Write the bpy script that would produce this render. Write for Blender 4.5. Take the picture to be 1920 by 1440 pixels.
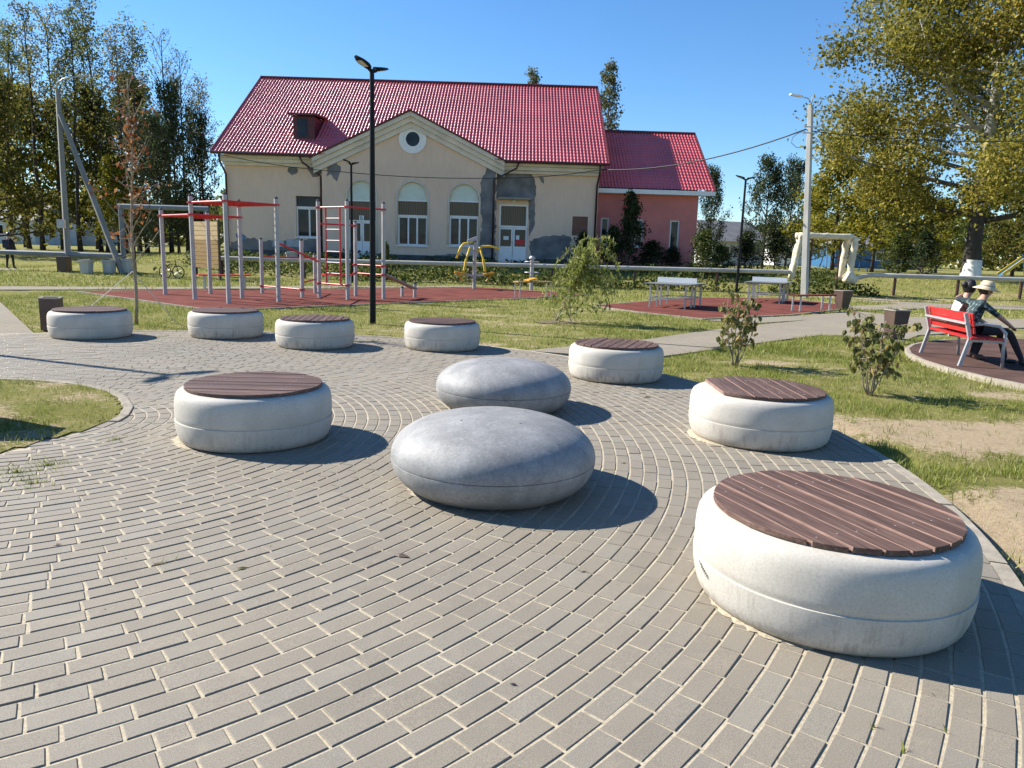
import bpy, bmesh, math, random
import numpy as np
from mathutils import Vector, Matrix

# ---------------------------------------------------------------- scene, camera, light
for o in list(bpy.data.objects): bpy.data.objects.remove(o)
SC = bpy.context.scene
C = SC.collection
R = math.radians
random.seed(7); RNG = np.random.default_rng(7)

FPX, PITCH, CAMH, ROLL = 1368.5, .1781, 1.5619, .0308      # solved from the eight equal seats
cam = bpy.data.cameras.new('camera'); camo = bpy.data.objects.new('camera', cam); C.objects.link(camo)
cam.sensor_width = 36; cam.lens = 36 * FPX / 1920; cam.clip_start = .05; cam.clip_end = 3000
camo.matrix_world = Matrix.Translation((0, 0, CAMH)) @ Matrix.Rotation(math.pi/2 - PITCH, 4, 'X') @ Matrix.Rotation(ROLL, 4, 'Z')
SC.camera = camo

SUN_EL, SUN_AZ = R(35.5), R(21)                            # sun stands to the left and behind: shadows fall right and forward
sun_dir = Vector((-math.cos(SUN_EL)*math.cos(SUN_AZ), math.cos(SUN_EL)*math.sin(SUN_AZ), math.sin(SUN_EL)))
w = bpy.data.worlds.new('World'); SC.world = w; w.use_nodes = True
nt = w.node_tree
sky = nt.nodes.new('ShaderNodeTexSky'); sky.sky_type = 'NISHITA'; sky.sun_disc = False
sky.sun_elevation = SUN_EL; sky.sun_rotation = -math.atan2(-sun_dir.x, sun_dir.y)
sky.altitude = 150; sky.air_density = 1.0; sky.dust_density = 0; sky.ozone_density = 6
bg = nt.nodes['Background']; bg.inputs['Strength'].default_value = .09
hs = nt.nodes.new('ShaderNodeHueSaturation'); hs.inputs['Saturation'].default_value = 1.12
nt.links.new(sky.outputs[0], hs.inputs['Color']); nt.links.new(hs.outputs[0], bg.inputs[0])
sl = bpy.data.lights.new('sun', 'SUN'); sl.energy = 5.0; sl.angle = R(.5); sl.color = (1, .94, .85)
so = bpy.data.objects.new('sun', sl); C.objects.link(so)
so.rotation_euler = sun_dir.to_track_quat('Z', 'Y').to_euler(); so.location = (-20, 10, 20)
SC.view_settings.view_transform = 'Standard'; SC.view_settings.look = 'None'
SC.view_settings.exposure = 1.08; SC.view_settings.gamma = 1

# ---------------------------------------------------------------- helpers
def at(px, py, Y=None, z=0.0):
    """photograph pixel (1920 wide) -> point of the place at depth Y, or on the plane of height z"""
    a, b = px-960, py-720; c, s = math.cos(ROLL), math.sin(ROLL)
    u, v = (a*c+b*s)/FPX, (-a*s+b*c)/FPX
    cp, sp = math.cos(PITCH), math.sin(PITCH)
    d = Vector((u, cp - v*sp, -sp - v*cp))
    t = (z-CAMH)/d.z if Y is None else Y/d.y
    return Vector((0, 0, CAMH)) + d*t

def terrain(x, y):
    x = np.asarray(x, float); y = np.asarray(y, float)
    def ss(a, b, v):
        t = np.clip((v-a)/(b-a), 0, 1); return t*t*(3-2*t)
    right = .93*ss(33, 41.5, y) + .25*ss(60, 140, y)
    left = .62*ss(39, 60, y) + .45*ss(60, 140, y)
    m = ss(-27, -18, x)
    return left*(1-m) + right*m - .03
def tz(x, y): return float(terrain(x, y))

def _hash(ix, iy, s):
    n = (ix.astype(np.int64)*374761393 + iy.astype(np.int64)*668265263 + s*1442695041) & 0x7fffffff
    n = ((n ^ (n >> 13))*1274126177) & 0x7fffffff
    return ((n ^ (n >> 16)) & 0xffff)/65535.0
def vnoise(x, y, s=0):
    x = np.asarray(x, float); y = np.asarray(y, float)
    ix, iy = np.floor(x), np.floor(y); fx, fy = x-ix, y-iy
    fx = fx*fx*(3-2*fx); fy = fy*fy*(3-2*fy)
    a = _hash(ix, iy, s); b = _hash(ix+1, iy, s); c = _hash(ix, iy+1, s); d = _hash(ix+1, iy+1, s)
    return (a*(1-fx)+b*fx)*(1-fy) + (c*(1-fx)+d*fx)*fy
def fbm(x, y, s=0, o=4):
    r = 0; a = .5; f = 1
    for k in range(o):
        r = r + a*vnoise(np.asarray(x)*f, np.asarray(y)*f, s+k*17); a *= .5; f *= 2.03
    return r/(1-.5**o)

class MB:
    """collects shapes into one mesh"""
    def __init__(s): s.v = []; s.f = []; s.m = []
    def add(s, vs, fs, mi=0):
        n = len(s.v); s.v += [tuple(v) for v in vs]
        for f in fs: s.f.append(tuple(n+i for i in f)); s.m.append(mi)
    def box(s, x0, x1, y0, y1, z0, z1, mi=0):
        s.add([(x0,y0,z0),(x1,y0,z0),(x1,y1,z0),(x0,y1,z0),(x0,y0,z1),(x1,y0,z1),(x1,y1,z1),(x0,y1,z1)],
              [(3,2,1,0),(4,5,6,7),(0,1,5,4),(1,2,6,5),(2,3,7,6),(3,0,4,7)], mi)
    def obox(s, p, q, w, h, up=(0,0,1), mi=0):
        """bar from p to q of section w x h"""
        p = Vector(p); q = Vector(q); d = (q-p).normalized(); up = Vector(up)
        if abs(d.dot(up)) > .98: up = Vector((1,0,0))
        sx = d.cross(up).normalized(); u = sx.cross(d)
        vs = []
        for e in (p, q):
            for a, b in ((-1,-1),(1,-1),(1,1),(-1,1)): vs.append(e + sx*(a*w/2) + u*(b*h/2))
        s.add(vs, [(0,1,2,3),(7,6,5,4),(1,0,4,5),(2,1,5,6),(3,2,6,7),(0,3,7,4)], mi)
    def tube(s, pts, rad, n=8, cap=True, mi=0):
        pts = [Vector(p) for p in pts]
        if not hasattr(rad, '__len__'): rad = [rad]*len(pts)
        vs = []; prev = None
        for i, p in enumerate(pts):
            d = (pts[min(i+1, len(pts)-1)] - pts[max(i-1, 0)])
            d = d.normalized() if d.length > 1e-9 else Vector((0,0,1))
            if prev is None:
                a = Vector((1,0,0)) if abs(d.x) < .8 else Vector((0,1,0))
                u = (a - d*a.dot(d)).normalized()
            else: u = (prev - d*prev.dot(d)).normalized()
            prev = u; w_ = d.cross(u)
            for k in range(n):
                t = 2*math.pi*k/n; vs.append(p + u*(math.cos(t)*rad[i]) + w_*(math.sin(t)*rad[i]))
        fs = []
        for i in range(len(pts)-1):
            for k in range(n):
                a = i*n+k; b = i*n+(k+1) % n; fs.append((a, b, b+n, a+n))
        if cap: fs.append(tuple(reversed(range(n)))); fs.append(tuple(range((len(pts)-1)*n, len(pts)*n)))
        s.add(vs, fs, mi)
    def lathe(s, prof, n=48, c=(0,0,0), mi=0):
        vs = []; rows = []
        for r, z in prof:
            if r < 1e-5: rows.append([len(vs)]); vs.append((c[0], c[1], c[2]+z))
            else:
                rows.append(list(range(len(vs), len(vs)+n)))
                vs += [(c[0]+r*math.cos(2*math.pi*k/n), c[1]+r*math.sin(2*math.pi*k/n), c[2]+z) for k in range(n)]
        fs = []
        for a, b in zip(rows, rows[1:]):
            for k in range(n):
                k2 = (k+1) % n
                if len(a) == 1: fs.append((a[0], b[k2], b[k]))
                elif len(b) == 1: fs.append((a[k], a[k2], b[0]))
                else: fs.append((a[k], a[k2], b[k2], b[k]))
        s.add(vs, fs, mi)
    def prism(s, poly, z0, z1, mi=0):
        n = len(poly); A = sum(poly[i][0]*poly[(i+1) % n][1]-poly[(i+1) % n][0]*poly[i][1] for i in range(n))
        if A < 0: poly = poly[::-1]
        vs = [(p[0], p[1], z0) for p in poly] + [(p[0], p[1], z1) for p in poly]
        s.add(vs, [tuple(reversed(range(n))), tuple(range(n, 2*n))] + [(i, (i+1) % n, n+(i+1) % n, n+i) for i in range(n)], mi)
    def plate(s, poly, y0, y1, mi=0):
        """polygon in the x-z plane with thickness from y0 (front) to y1 (back)"""
        n = len(poly); A = sum(poly[i][0]*poly[(i+1) % n][1]-poly[(i+1) % n][0]*poly[i][1] for i in range(n))
        if A < 0: poly = poly[::-1]
        vs = [(p[0], y0, p[1]) for p in poly] + [(p[0], y1, p[1]) for p in poly]
        s.add(vs, [tuple(range(n)), tuple(reversed(range(n, 2*n)))] + [((i+1) % n, i, n+i, n+(i+1) % n) for i in range(n)], mi)
    def build(s, name, mats, parent=None, smooth=False, bevel=0, loc=None):
        me = bpy.data.meshes.new(name); me.from_pydata(s.v, [], s.f)
        mats = mats if isinstance(mats, (list, tuple)) else [mats]
        for m in mats: me.materials.append(m)
        if len(mats) > 1: me.polygons.foreach_set('material_index', s.m)
        if smooth: me.polygons.foreach_set('use_smooth', [True]*len(me.polygons))
        me.update()
        o = link(name, me, parent)
        if loc is not None: o.location = loc
        if smooth == 'auto':
            bm = bmesh.new(); bm.from_mesh(me)
            for e in bm.edges:
                if len(e.link_faces) == 2 and e.calc_face_angle(0) > R(38): e.smooth = False
            bm.to_mesh(me); bm.free()
        if bevel:
            md = o.modifiers.new('bevel', 'BEVEL'); md.width = bevel; md.segments = 2; md.limit_method = 'ANGLE'; md.angle_limit = R(40)
        return o

def link(name, data, parent=None):
    o = bpy.data.objects.new(name, data); C.objects.link(o)
    if parent is not None: o.parent = parent
    return o
def tag(o, label, cat, group=None):
    o['label'] = label; o['category'] = cat
    if group: o['group'] = group
    return o
def thing(name, label, cat, loc=(0,0,0), rz=0, group=None):
    o = link(name, None); o.location = loc; o.rotation_euler = (0, 0, rz); o.empty_display_size = .1
    return tag(o, label, cat, group)
def struct(o): o['kind'] = 'structure'; return o
def stuff(o): o['kind'] = 'stuff'; return o
def copy_tree(o, parent=None, loc=None, rz=None):
    c = o.copy(); C.objects.link(c); c.parent = parent
    if loc is not None: c.location = loc
    if rz is not None: c.rotation_euler = (0, 0, rz)
    for ch in [x for x in o.children]: copy_tree(ch, c)
    return c
def npmesh(name, verts, nper, mats, parent=None, tone=None, smooth=False):
    """verts (N*nper,3): N separate polygons of nper corners"""
    n = len(verts)//nper
    me = bpy.data.meshes.new(name)
    me.vertices.add(len(verts)); me.vertices.foreach_set('co', verts.astype(np.float32).ravel())
    me.loops.add(len(verts)); me.loops.foreach_set('vertex_index', np.arange(len(verts), dtype=np.int32))
    me.polygons.add(n); me.polygons.foreach_set('loop_start', np.arange(0, len(verts), nper, dtype=np.int32))
    me.polygons.foreach_set('loop_total', np.full(n, nper, np.int32))
    me.update(calc_edges=True)
    if tone is not None:
        a = me.attributes.new('tone', 'FLOAT', 'POINT'); a.data.foreach_set('value', np.repeat(tone, nper).astype(np.float32))
    me.materials.append(mats)
    return link(name, me, parent)

# ---------------------------------------------------------------- materials
def nodes(name):
    m = bpy.data.materials.new(name); m.use_nodes = True
    t = m.node_tree; return m, t, t.nodes['Principled BSDF']
def N(t, kind, **kw):
    n = t.nodes.new(kind)
    for k, v in kw.items():
        if k.startswith('i_'): n.inputs[k[2:].replace('_', ' ')].default_value = v
        else: setattr(n, k, v)
    return n
def ramp(t, fac, stops):
    r = t.nodes.new('ShaderNodeValToRGB'); e = r.color_ramp.elements
    while len(e) < len(stops): e.new(.5)
    for k, (p, c) in enumerate(stops):
        e[k].position = p; e[k].color = (*c, 1) if len(c) == 3 else c
    t.links.new(fac, r.inputs[0]); return r.outputs[0]
def mix(t, f, a, b, mode='MIX'):
    m = t.nodes.new('ShaderNodeMix'); m.data_type = 'RGBA'; m.blend_type = mode
    for s, v in ((0, f), (6, a), (7, b)):
        if hasattr(v, 'links') or hasattr(v, 'is_output'): t.links.new(v, m.inputs[s])
        else: m.inputs[s].default_value = v if s == 0 else ((*v, 1) if len(v) == 3 else v)
    return m.outputs[2]
def math_(t, op, a, b=0.0, clamp=False):
    m = t.nodes.new('ShaderNodeMath'); m.operation = op; m.use_clamp = clamp
    for s, v in ((0, a), (1, b)):
        if hasattr(v, 'is_output'): t.links.new(v, m.inputs[s])
        else: m.inputs[s].default_value = v
    return m.outputs[0]
def noise(t, scale, detail=5, rough=.55, coord=None, stretch=None, dist=0):
    n = t.nodes.new('ShaderNodeTexNoise'); n.inputs['Scale'].default_value = scale; n.inputs['Detail'].default_value = detail
    n.inputs['Roughness'].default_value = rough; n.inputs['Distortion'].default_value = dist
    tc = t.nodes.new('ShaderNodeTexCoord') if coord != 'world' else t.nodes.new('ShaderNodeNewGeometry')
    src = tc.outputs['Position'] if coord == 'world' else tc.outputs[coord or 'Object']
    if stretch:
        mp = t.nodes.new('ShaderNodeMapping'); mp.inputs['Scale'].default_value = stretch
        t.links.new(src, mp.inputs[0]); src = mp.outputs[0]
    t.links.new(src, n.inputs['Vector']); return n.outputs['Fac']
def bump(t, b, h, strength=.3, dist=.01):
    n = t.nodes.new('ShaderNodeBump'); n.inputs['Strength'].default_value = strength; n.inputs['Distance'].default_value = dist
    t.links.new(h, n.inputs['Height']); t.links.new(n.outputs[0], b.inputs['Normal'])
def simple(name, col, rough=.6, var=.18, scale=6, metal=0, bmp=0, spec=.5, coord=None, bscale=None, stretch=None):
    m, t, b = nodes(name)
    f = noise(t, scale, coord=coord, stretch=stretch)
    lo = tuple(max(0, c*(1-var)) for c in col); hi = tuple(min(1, c*(1+var)) for c in col)
    t.links.new(ramp(t, f, [(.3, lo), (.7, hi)]), b.inputs['Base Color'])
    b.inputs['Roughness'].default_value = rough; b.inputs['Metallic'].default_value = metal
    b.inputs['Specular IOR Level'].default_value = spec
    if bmp: bump(t, b, noise(t, bscale or scale*6, 6, coord=coord, stretch=stretch), bmp, .01)
    return m
def leafmat(name, stops, trans=.35, rough=.5):
    """leaf colour by a per-leaf tone, part of the light passes through"""
    m, t, b = nodes(name)
    a = N(t, 'ShaderNodeAttribute', attribute_name='tone'); o = N(t, 'ShaderNodeAttribute', attribute_name='tone', attribute_type='OBJECT')
    f = math_(t, 'ADD', a.outputs['Fac'], o.outputs['Fac'])
    col = ramp(t, f, stops)
    t.links.new(col, b.inputs['Base Color']); b.inputs['Roughness'].default_value = rough
    b.inputs['Specular IOR Level'].default_value = .12
    tr = t.nodes.new('ShaderNodeBsdfTranslucent'); t.links.new(col, tr.inputs[0])
    ms = t.nodes.new('ShaderNodeMixShader'); ms.inputs[0].default_value = trans
    t.links.new(b.outputs[0], ms.inputs[1]); t.links.new(tr.outputs[0], ms.inputs[2])
    t.links.new(ms.outputs[0], t.nodes['Material Output'].inputs[0])
    return m

M = {}
def tone_attr(t):
    a = N(t, 'ShaderNodeAttribute', attribute_name='tone'); o = N(t, 'ShaderNodeAttribute', attribute_name='tone', attribute_type='OBJECT')
    return math_(t, 'ADD', a.outputs['Fac'], o.outputs['Fac'])
# pavers: every stone its own tone, fine grit and pale scuffs
m, t, b = nodes('paver'); M['paver'] = m
base = ramp(t, tone_attr(t), [(0, (.195,.172,.135)), (.3, (.225,.196,.152)), (.55, (.236,.205,.16)), (.75, (.222,.2,.161)), (.95, (.226,.208,.171)), (1, (.262,.238,.193))])
big = noise(t, .9, 4, coord='world'); grit = noise(t, 240, 3, .7, coord='world'); scuff = noise(t, 7, 7, .72, coord='world'); mid = noise(t, 2.3, 6, .65, coord='world', dist=.4)
c1 = mix(t, .4, base, ramp(t, big, [(.3, (.185,.165,.13)), (.7, (.275,.238,.178))]))
c2 = mix(t, math_(t, 'MULTIPLY', ramp(t, scuff, [(.55, (0,0,0)), (.72, (1,1,1))]), .35), c1, (.36,.305,.22))
c2 = mix(t, math_(t, 'MULTIPLY', ramp(t, mid, [(.2, (1,1,1)), (.42, (0,0,0))]), .4), c2, (.15,.135,.115))
c3 = mix(t, .5, c2, ramp(t, grit, [(.3, (.1,.1,.1)), (.7, (.9,.9,.9))]), 'OVERLAY')
t.links.new(c3, b.inputs['Base Color']); b.inputs['Roughness'].default_value = .72; b.inputs['Specular IOR Level'].default_value = .34
bump(t, b, grit, .3, .004)
# joint sand
m, t, b = nodes('joint_sand'); M['sand'] = m
f = noise(t, 60, 6, .7, coord='world'); g = noise(t, 2.2, 4, coord='world')
t.links.new(mix(t, ramp(t, g, [(.38, (0,0,0)), (.6, (1,1,1))]), ramp(t, f, [(.3, (.36,.31,.22)), (.7, (.53,.46,.335))]), ramp(t, f, [(.32, (.24,.205,.14)), (.65, (.5,.43,.31))])), b.inputs['Base Color'])
b.inputs['Roughness'].default_value = .95; bump(t, b, f, .5, .006)
# concrete of the round seats: pale, blotchy, faint vertical run marks and dirt near the foot
m, t, b = nodes('pale_concrete'); M['concrete'] = m
oi = N(t, 'ShaderNodeObjectInfo')
n1 = noise(t, 3.5, 6, .6); n2 = noise(t, 26, 5, .7, stretch=(1, 1, .07)); n3 = noise(t, 90, 4, .7); n4 = noise(t, 8, 4, .6, stretch=(1, 1, .12)); n5 = noise(t, 160, 2, .5); n6 = noise(t, 6, 6, .7)
tc = N(t, 'ShaderNodeTexCoord'); sp = N(t, 'ShaderNodeSeparateXYZ'); t.links.new(tc.outputs['Object'], sp.inputs[0])
zj = math_(t, 'ADD', sp.outputs['Z'], math_(t, 'MULTIPLY', math_(t, 'SUBTRACT', n6, .5), .16))
low = ramp(t, zj, [(.03, (1,1,1)), (.15, (.55,.55,.55)), (.19, (0,0,0))])
run = math_(t, 'MULTIPLY', ramp(t, n2, [(.5, (0,0,0)), (.6, (1,1,1))]), low, True)
foot = ramp(t, zj, [(.0, (1,1,1)), (.06, (0,0,0))])
streak = math_(t, 'MULTIPLY', ramp(t, n4, [(.62, (0,0,0)), (.75, (1,1,1))]), .35)
c1 = ramp(t, n1, [(.28, (.43,.395,.335)), (.5, (.48,.447,.386)), (.75, (.545,.51,.45))])
c2 = mix(t, math_(t, 'MULTIPLY', run, math_(t, 'ADD', .12, math_(t, 'MULTIPLY', oi.outputs['Random'], .5))), c1, (.17,.14,.11))
c2 = mix(t, math_(t, 'MULTIPLY', foot, .45), c2, (.3,.25,.175))
c2 = mix(t, streak, c2, (.38,.345,.285))
c2 = mix(t, math_(t, 'MULTIPLY', ramp(t, n5, [(.2, (1,1,1)), (.27, (0,0,0))]), .6), c2, (.18,.165,.14))
c3 = mix(t, .35, c2, ramp(t, n3, [(.25, (.2,.2,.2)), (.5, (.5,.5,.5)), (.8, (.7,.7,.7))]), 'OVERLAY')
t.links.new(c3, b.inputs['Base Color']); b.inputs['Roughness'].default_value = .68; b.inputs['Specular IOR Level'].default_value = .35
bump(t, b, n3, .15, .004)
# grey of the two pebble stones
m, t, b = nodes('grey_stone'); M['stone'] = m
n1 = noise(t, 3.2, 8, .72, dist=.3); n2 = noise(t, 55, 6, .75); n3 = noise(t, 11, 5, .6, stretch=(1, 1, .15)); n5 = noise(t, 130, 2, .5); n6 = noise(t, 16, 7, .75)
tc = N(t, 'ShaderNodeTexCoord'); sp = N(t, 'ShaderNodeSeparateXYZ'); t.links.new(tc.outputs['Object'], sp.inputs[0])
foot = ramp(t, math_(t, 'ADD', sp.outputs['Z'], math_(t, 'MULTIPLY', math_(t, 'SUBTRACT', n6, .5), .15)), [(.0, (1,1,1)), (.1, (0,0,0))])
c1 = ramp(t, n1, [(.3, (.165,.167,.165)), (.5, (.238,.237,.232)), (.68, (.33,.328,.318))])
c1 = mix(t, math_(t, 'MULTIPLY', ramp(t, n6, [(.52, (0,0,0)), (.68, (1,1,1))]), .4), c1, (.35,.348,.335))
c2 = mix(t, .4, c1, ramp(t, n2, [(.3, (.22,.22,.22)), (.7, (.78,.78,.78))]), 'OVERLAY')
c2 = mix(t, math_(t, 'MULTIPLY', ramp(t, n5, [(.2, (1,1,1)), (.28, (0,0,0))]), .7), c2, (.07,.068,.064))
c3 = mix(t, math_(t, 'MULTIPLY', ramp(t, n3, [(.5, (0,0,0)), (.75, (1,1,1))]), .3), c2, (.3,.295,.28))
c3 = mix(t, math_(t, 'MULTIPLY', foot, .5), c3, (.2,.175,.13))
t.links.new(c3, b.inputs['Base Color']); b.inputs['Roughness'].default_value = .62; b.inputs['Specular IOR Level'].default_value = .4
bump(t, b, n2, .3, .004)
# seat boards
m, t, b = nodes('dark_wood'); M['wood'] = m
g = noise(t, 5, 6, .65, stretch=(1, 14, 14)); kn = noise(t, 3, 2, stretch=(1, 3, 3)); oi = N(t, 'ShaderNodeObjectInfo')
mpn = t.nodes.new('ShaderNodeMapping')
c1 = ramp(t, g, [(.25, (.05,.029,.022)), (.5, (.105,.064,.05)), (.72, (.19,.125,.1))])
c2 = mix(t, .45, c1, ramp(t, oi.outputs['Random'], [(0, (.3,.28,.28)), (1, (.72,.7,.68))]), 'OVERLAY')
c3 = mix(t, math_(t, 'MULTIPLY', ramp(t, kn, [(.62, (0,0,0)), (.75, (1,1,1))]), .35), c2, (.03,.016,.014))
t.links.new(c3, b.inputs['Base Color']); b.inputs['Roughness'].default_value = .62; b.inputs['Specular IOR Level'].default_value = .25; bump(t, b, g, .25, .003)
M['wood_edge'] = simple('worn_sunlit_edge', (.25,.155,.125), .6, .25, 9, spec=.25)  # long edges: wear plus their sunlit lines, painted into the wood colour
# ground: grass thatch and bare sandy soil, by the 'bare' value of the sheet
m, t, b = nodes('ground'); M['ground'] = m
at_ = N(t, 'ShaderNodeAttribute', attribute_name='bare')
f1 = noise(t, 26, 6, .7, coord='world'); f2 = noise(t, 1.3, 5, coord='world'); f3 = noise(t, 120, 4, .7, coord='world')
soil = ramp(t, f1, [(.25, (.3,.225,.14)), (.5, (.46,.36,.235)), (.75, (.56,.45,.3))])
thatch = mix(t, ramp(t, f2, [(.35, (0,0,0)), (.65, (1,1,1))]), ramp(t, f1, [(.3, (.12,.13,.032)), (.7, (.25,.255,.075))]), ramp(t, f1, [(.3, (.19,.175,.06)), (.7, (.37,.33,.14))]))
f5 = noise(t, 5, 6, .7, coord='world')
edge = math_(t, 'ADD', at_.outputs['Fac'], math_(t, 'MULTIPLY', math_(t, 'SUBTRACT', math_(t, 'ADD', math_(t, 'MULTIPLY', f1, .5), math_(t, 'MULTIPLY', f5, .5)), .5), 2.7))
soil = mix(t, math_(t, 'MULTIPLY', ramp(t, f5, [(.3, (1,1,1)), (.46, (0,0,0))]), .6), soil, (.27,.2,.115))
c = mix(t, ramp(t, edge, [(.36, (0,0,0)), (.62, (1,1,1))]), thatch, soil)
t.links.new(c, b.inputs['Base Color']); b.inputs['Roughness'].default_value = 1; b.inputs['Specular IOR Level'].default_value = .03
bump(t, b, f3, .9, .03)
M['blade'] = leafmat('grass_blade', [(0, (.085,.115,.018)), (.4, (.19,.23,.04)), (.7, (.3,.32,.07)), (.88, (.44,.4,.15)), (1, (.56,.48,.27))], .3)
# brick-laid paths seen from afar
m, t, b = nodes('path_paving'); M['path'] = m
geo = N(t, 'ShaderNodeNewGeometry'); mp = N(t, 'ShaderNodeMapping'); mp.inputs['Rotation'].default_value = (0, 0, R(-45)); t.links.new(geo.outputs['Position'], mp.inputs[0])
br = N(t, 'ShaderNodeTexBrick'); t.links.new(mp.outputs[0], br.inputs['Vector'])
for k, v in (('Scale', 1), ('Mortar Size', .006), ('Brick Width', .2), ('Row Height', .1), ('Mortar Smooth', .2), ('Bias', 0)): br.inputs[k].default_value = v
br.inputs['Color1'].default_value = (.215,.19,.15,1); br.inputs['Color2'].default_value = (.255,.225,.175,1); br.inputs['Mortar'].default_value = (.42,.36,.27,1)
f = noise(t, .9, 5, coord='world'); f2 = noise(t, 40, 5, .7, coord='world')
c = mix(t, .4, mix(t, .45, br.outputs['Color'], ramp(t, f, [(.3, (.2,.178,.14)), (.7, (.28,.245,.19))])), ramp(t, f2, [(.3, (.3,.3,.3)), (.7, (.7,.7,.7))]), 'OVERLAY')
t.links.new(c, b.inputs['Base Color']); b.inputs['Roughness'].default_value = .95; b.inputs['Specular IOR Level'].default_value = .08; bump(t, b, br.outputs['Fac'], -.3, .006)
M['kerb'] = simple('kerb_concrete', (.3,.268,.215), .95, .22, 9, bmp=.3, coord='world', spec=.1)
M['rubber'] = simple('red_rubber', (.15,.052,.042), 1, .3, 1.4, bmp=.5, bscale=90, coord='world', spec=.05)
M['rubber_brown'] = simple('brown_rubber', (.1,.062,.052), 1, .3, 1.6, bmp=.5, bscale=90, coord='world', spec=.05)
# building
m, t, b = nodes('beige_stucco'); M['stucco'] = m
n1 = noise(t, .5, 5, coord='world'); n2 = noise(t, 5, 6, .7, coord='world', stretch=(1, 1, .25)); n3 = noise(t, 40, 4, coord='world')
c = mix(t, .4, ramp(t, n1, [(.3, (.7,.5,.36)), (.7, (.78,.58,.43))]), ramp(t, n2, [(.3, (.6,.44,.32)), (.7, (.79,.59,.44))]))
t.links.new(c, b.inputs['Base Color']); b.inputs['Roughness'].default_value = .9; bump(t, b, n3, .3, .01)
M['pink'] = simple('pink_stucco', (.6,.2,.17), .9, .16, .6, bmp=.3, bscale=40, coord='world')
M['grey_render'] = simple('grey_render', (.175,.17,.168), .95, .35, 1.6, bmp=.6, bscale=20, coord='world')
M['plinth'] = simple('dark_plinth', (.085,.083,.085), .95, .35, 2, bmp=.5, bscale=20, coord='world')
M['cream'] = simple('cream_plaster', (.64,.58,.49), .85, .13, 1.2, bmp=.2, bscale=30, coord='world')
M['white'] = simple('white_paint', (.78,.77,.74), .5, .06, 3)
M['mint'] = simple('mint_board', (.6,.66,.56), .6, .06, 3)
M['roof'] = simple('red_metal_tile', (.54,.08,.09), .34, .2, .5, coord='world', spec=.8)
M['roof'].node_tree.nodes['Principled BSDF'].inputs['Coat Weight'].default_value = .35; M['roof'].node_tree.nodes['Principled BSDF'].inputs['Coat Roughness'].default_value = .3
M['roof_edge'] = simple('dark_red_trim', (.1,.014,.018), .5, .2, 2)
M['dormer'] = simple('maroon_cladding', (.09,.012,.016), .5, .15, 2)
M['gutter'] = simple('brown_gutter', (.05,.018,.016), .4, .2, 4)
m, t, b = nodes('window_glass'); M['glass'] = m
b.inputs['Base Color'].default_value = (.016,.019,.022,1); b.inputs['Roughness'].default_value = .06; b.inputs['Specular IOR Level'].default_value = .3
f = noise(t, 2.5, 3, coord='world'); t.links.new(ramp(t, f, [(.35, (.01,.012,.014)), (.7, (.032,.034,.036))]), b.inputs['Base Color'])
bump(t, b, noise(t, .8, 2, coord='world'), .04, .05)
m, t, b = nodes('curtain'); M['curtain'] = m
wv = N(t, 'ShaderNodeTexWave'); wv.inputs['Scale'].default_value = 3.2; wv.inputs['Distortion'].default_value = 2.5
g_ = N(t, 'ShaderNodeNewGeometry'); t.links.new(g_.outputs['Position'], wv.inputs[0])
t.links.new(ramp(t, wv.outputs['Fac'], [(0, (.07,.05,.03)), (1, (.17,.125,.08))]), b.inputs['Base Color']); b.inputs['Roughness'].default_value = .2; b.inputs['Specular IOR Level'].default_value = .25
M['brown_board'] = simple('brown_board', (.17,.075,.05), .7, .15, 3)
M['paper'] = simple('paper', (.75,.76,.75), .7, .06, 4); M['red_paper'] = simple('red_print', (.55,.03,.03), .6, .15, 4)
M['ink'] = simple('ink', (.02,.02,.025), .6, .1, 4)
M['graffiti'] = simple('blue_spray', (.12,.2,.3), .7, .2, 6); M['whitewash'] = simple('patchy_whitewash', (.42,.43,.44), .85, .25, 2.5, coord='world')
# street furniture
M['black'] = simple('black_paint', (.008,.008,.009), .45, .2, 8, spec=.18); M['lens'] = simple('lamp_lens', (.5,.5,.48), .25, .05, 4)
M['red'] = simple('red_paint', (.56,.022,.022), .4, .12, 4); M['steel'] = simple('grey_paint', (.4,.4,.41), .38, .12, 5, metal=.25)
M['post'] = simple('grey_post', (.4,.375,.36), .45, .12, 4); M['galv'] = simple('galvanised', (.45,.46,.46), .4, .15, 6, metal=.6)
M['yellow'] = simple('yellow_paint', (.72,.5,.04), .4, .1, 5); M['orange'] = simple('orange_plastic', (.62,.3,.02), .45, .1, 5)
M['bin'] = simple('brown_bin', (.075,.045,.033), .55, .22, 4); M['binlight'] = simple('bin_edge', (.3,.26,.22), .6, .15, 5)
M['pole'] = simple('concrete_pole', (.4,.39,.36), .85, .2, 2, bmp=.3, bscale=30, stretch=(1,1,.3))
M['pole_dark'] = simple('backlit_pole', (.22,.22,.21), .9, .25, 2, bmp=.3, bscale=30, stretch=(1,1,.3))  # darker concrete: the backlit left pole's shade is put into its colour
M['pipe'] = simple('pipe_cladding', (.4,.385,.34), .55, .22, 1.2, bmp=.25, bscale=9); M['foam'] = simple('foam_insulation', (.58,.52,.38), .8, .22, 3, bmp=.8, bscale=9)
M['greypipe'] = simple('grey_pipe', (.16,.18,.2), .55, .2, 2); M['cable'] = simple('cable', (.03,.03,.03), .6, .1, 5)
M['plank_light'] = simple('pale_planks', (.5,.35,.17), .6, .16, 1.4, stretch=(1,1,9), bmp=.15); M['plank_dark'] = simple('ochre_planks', (.32,.19,.06), .6, .18, 1.4, stretch=(1,1,9), bmp=.15)
M['table'] = simple('table_steel', (.16,.17,.165), .7, .15, 4, spec=.15)
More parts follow.
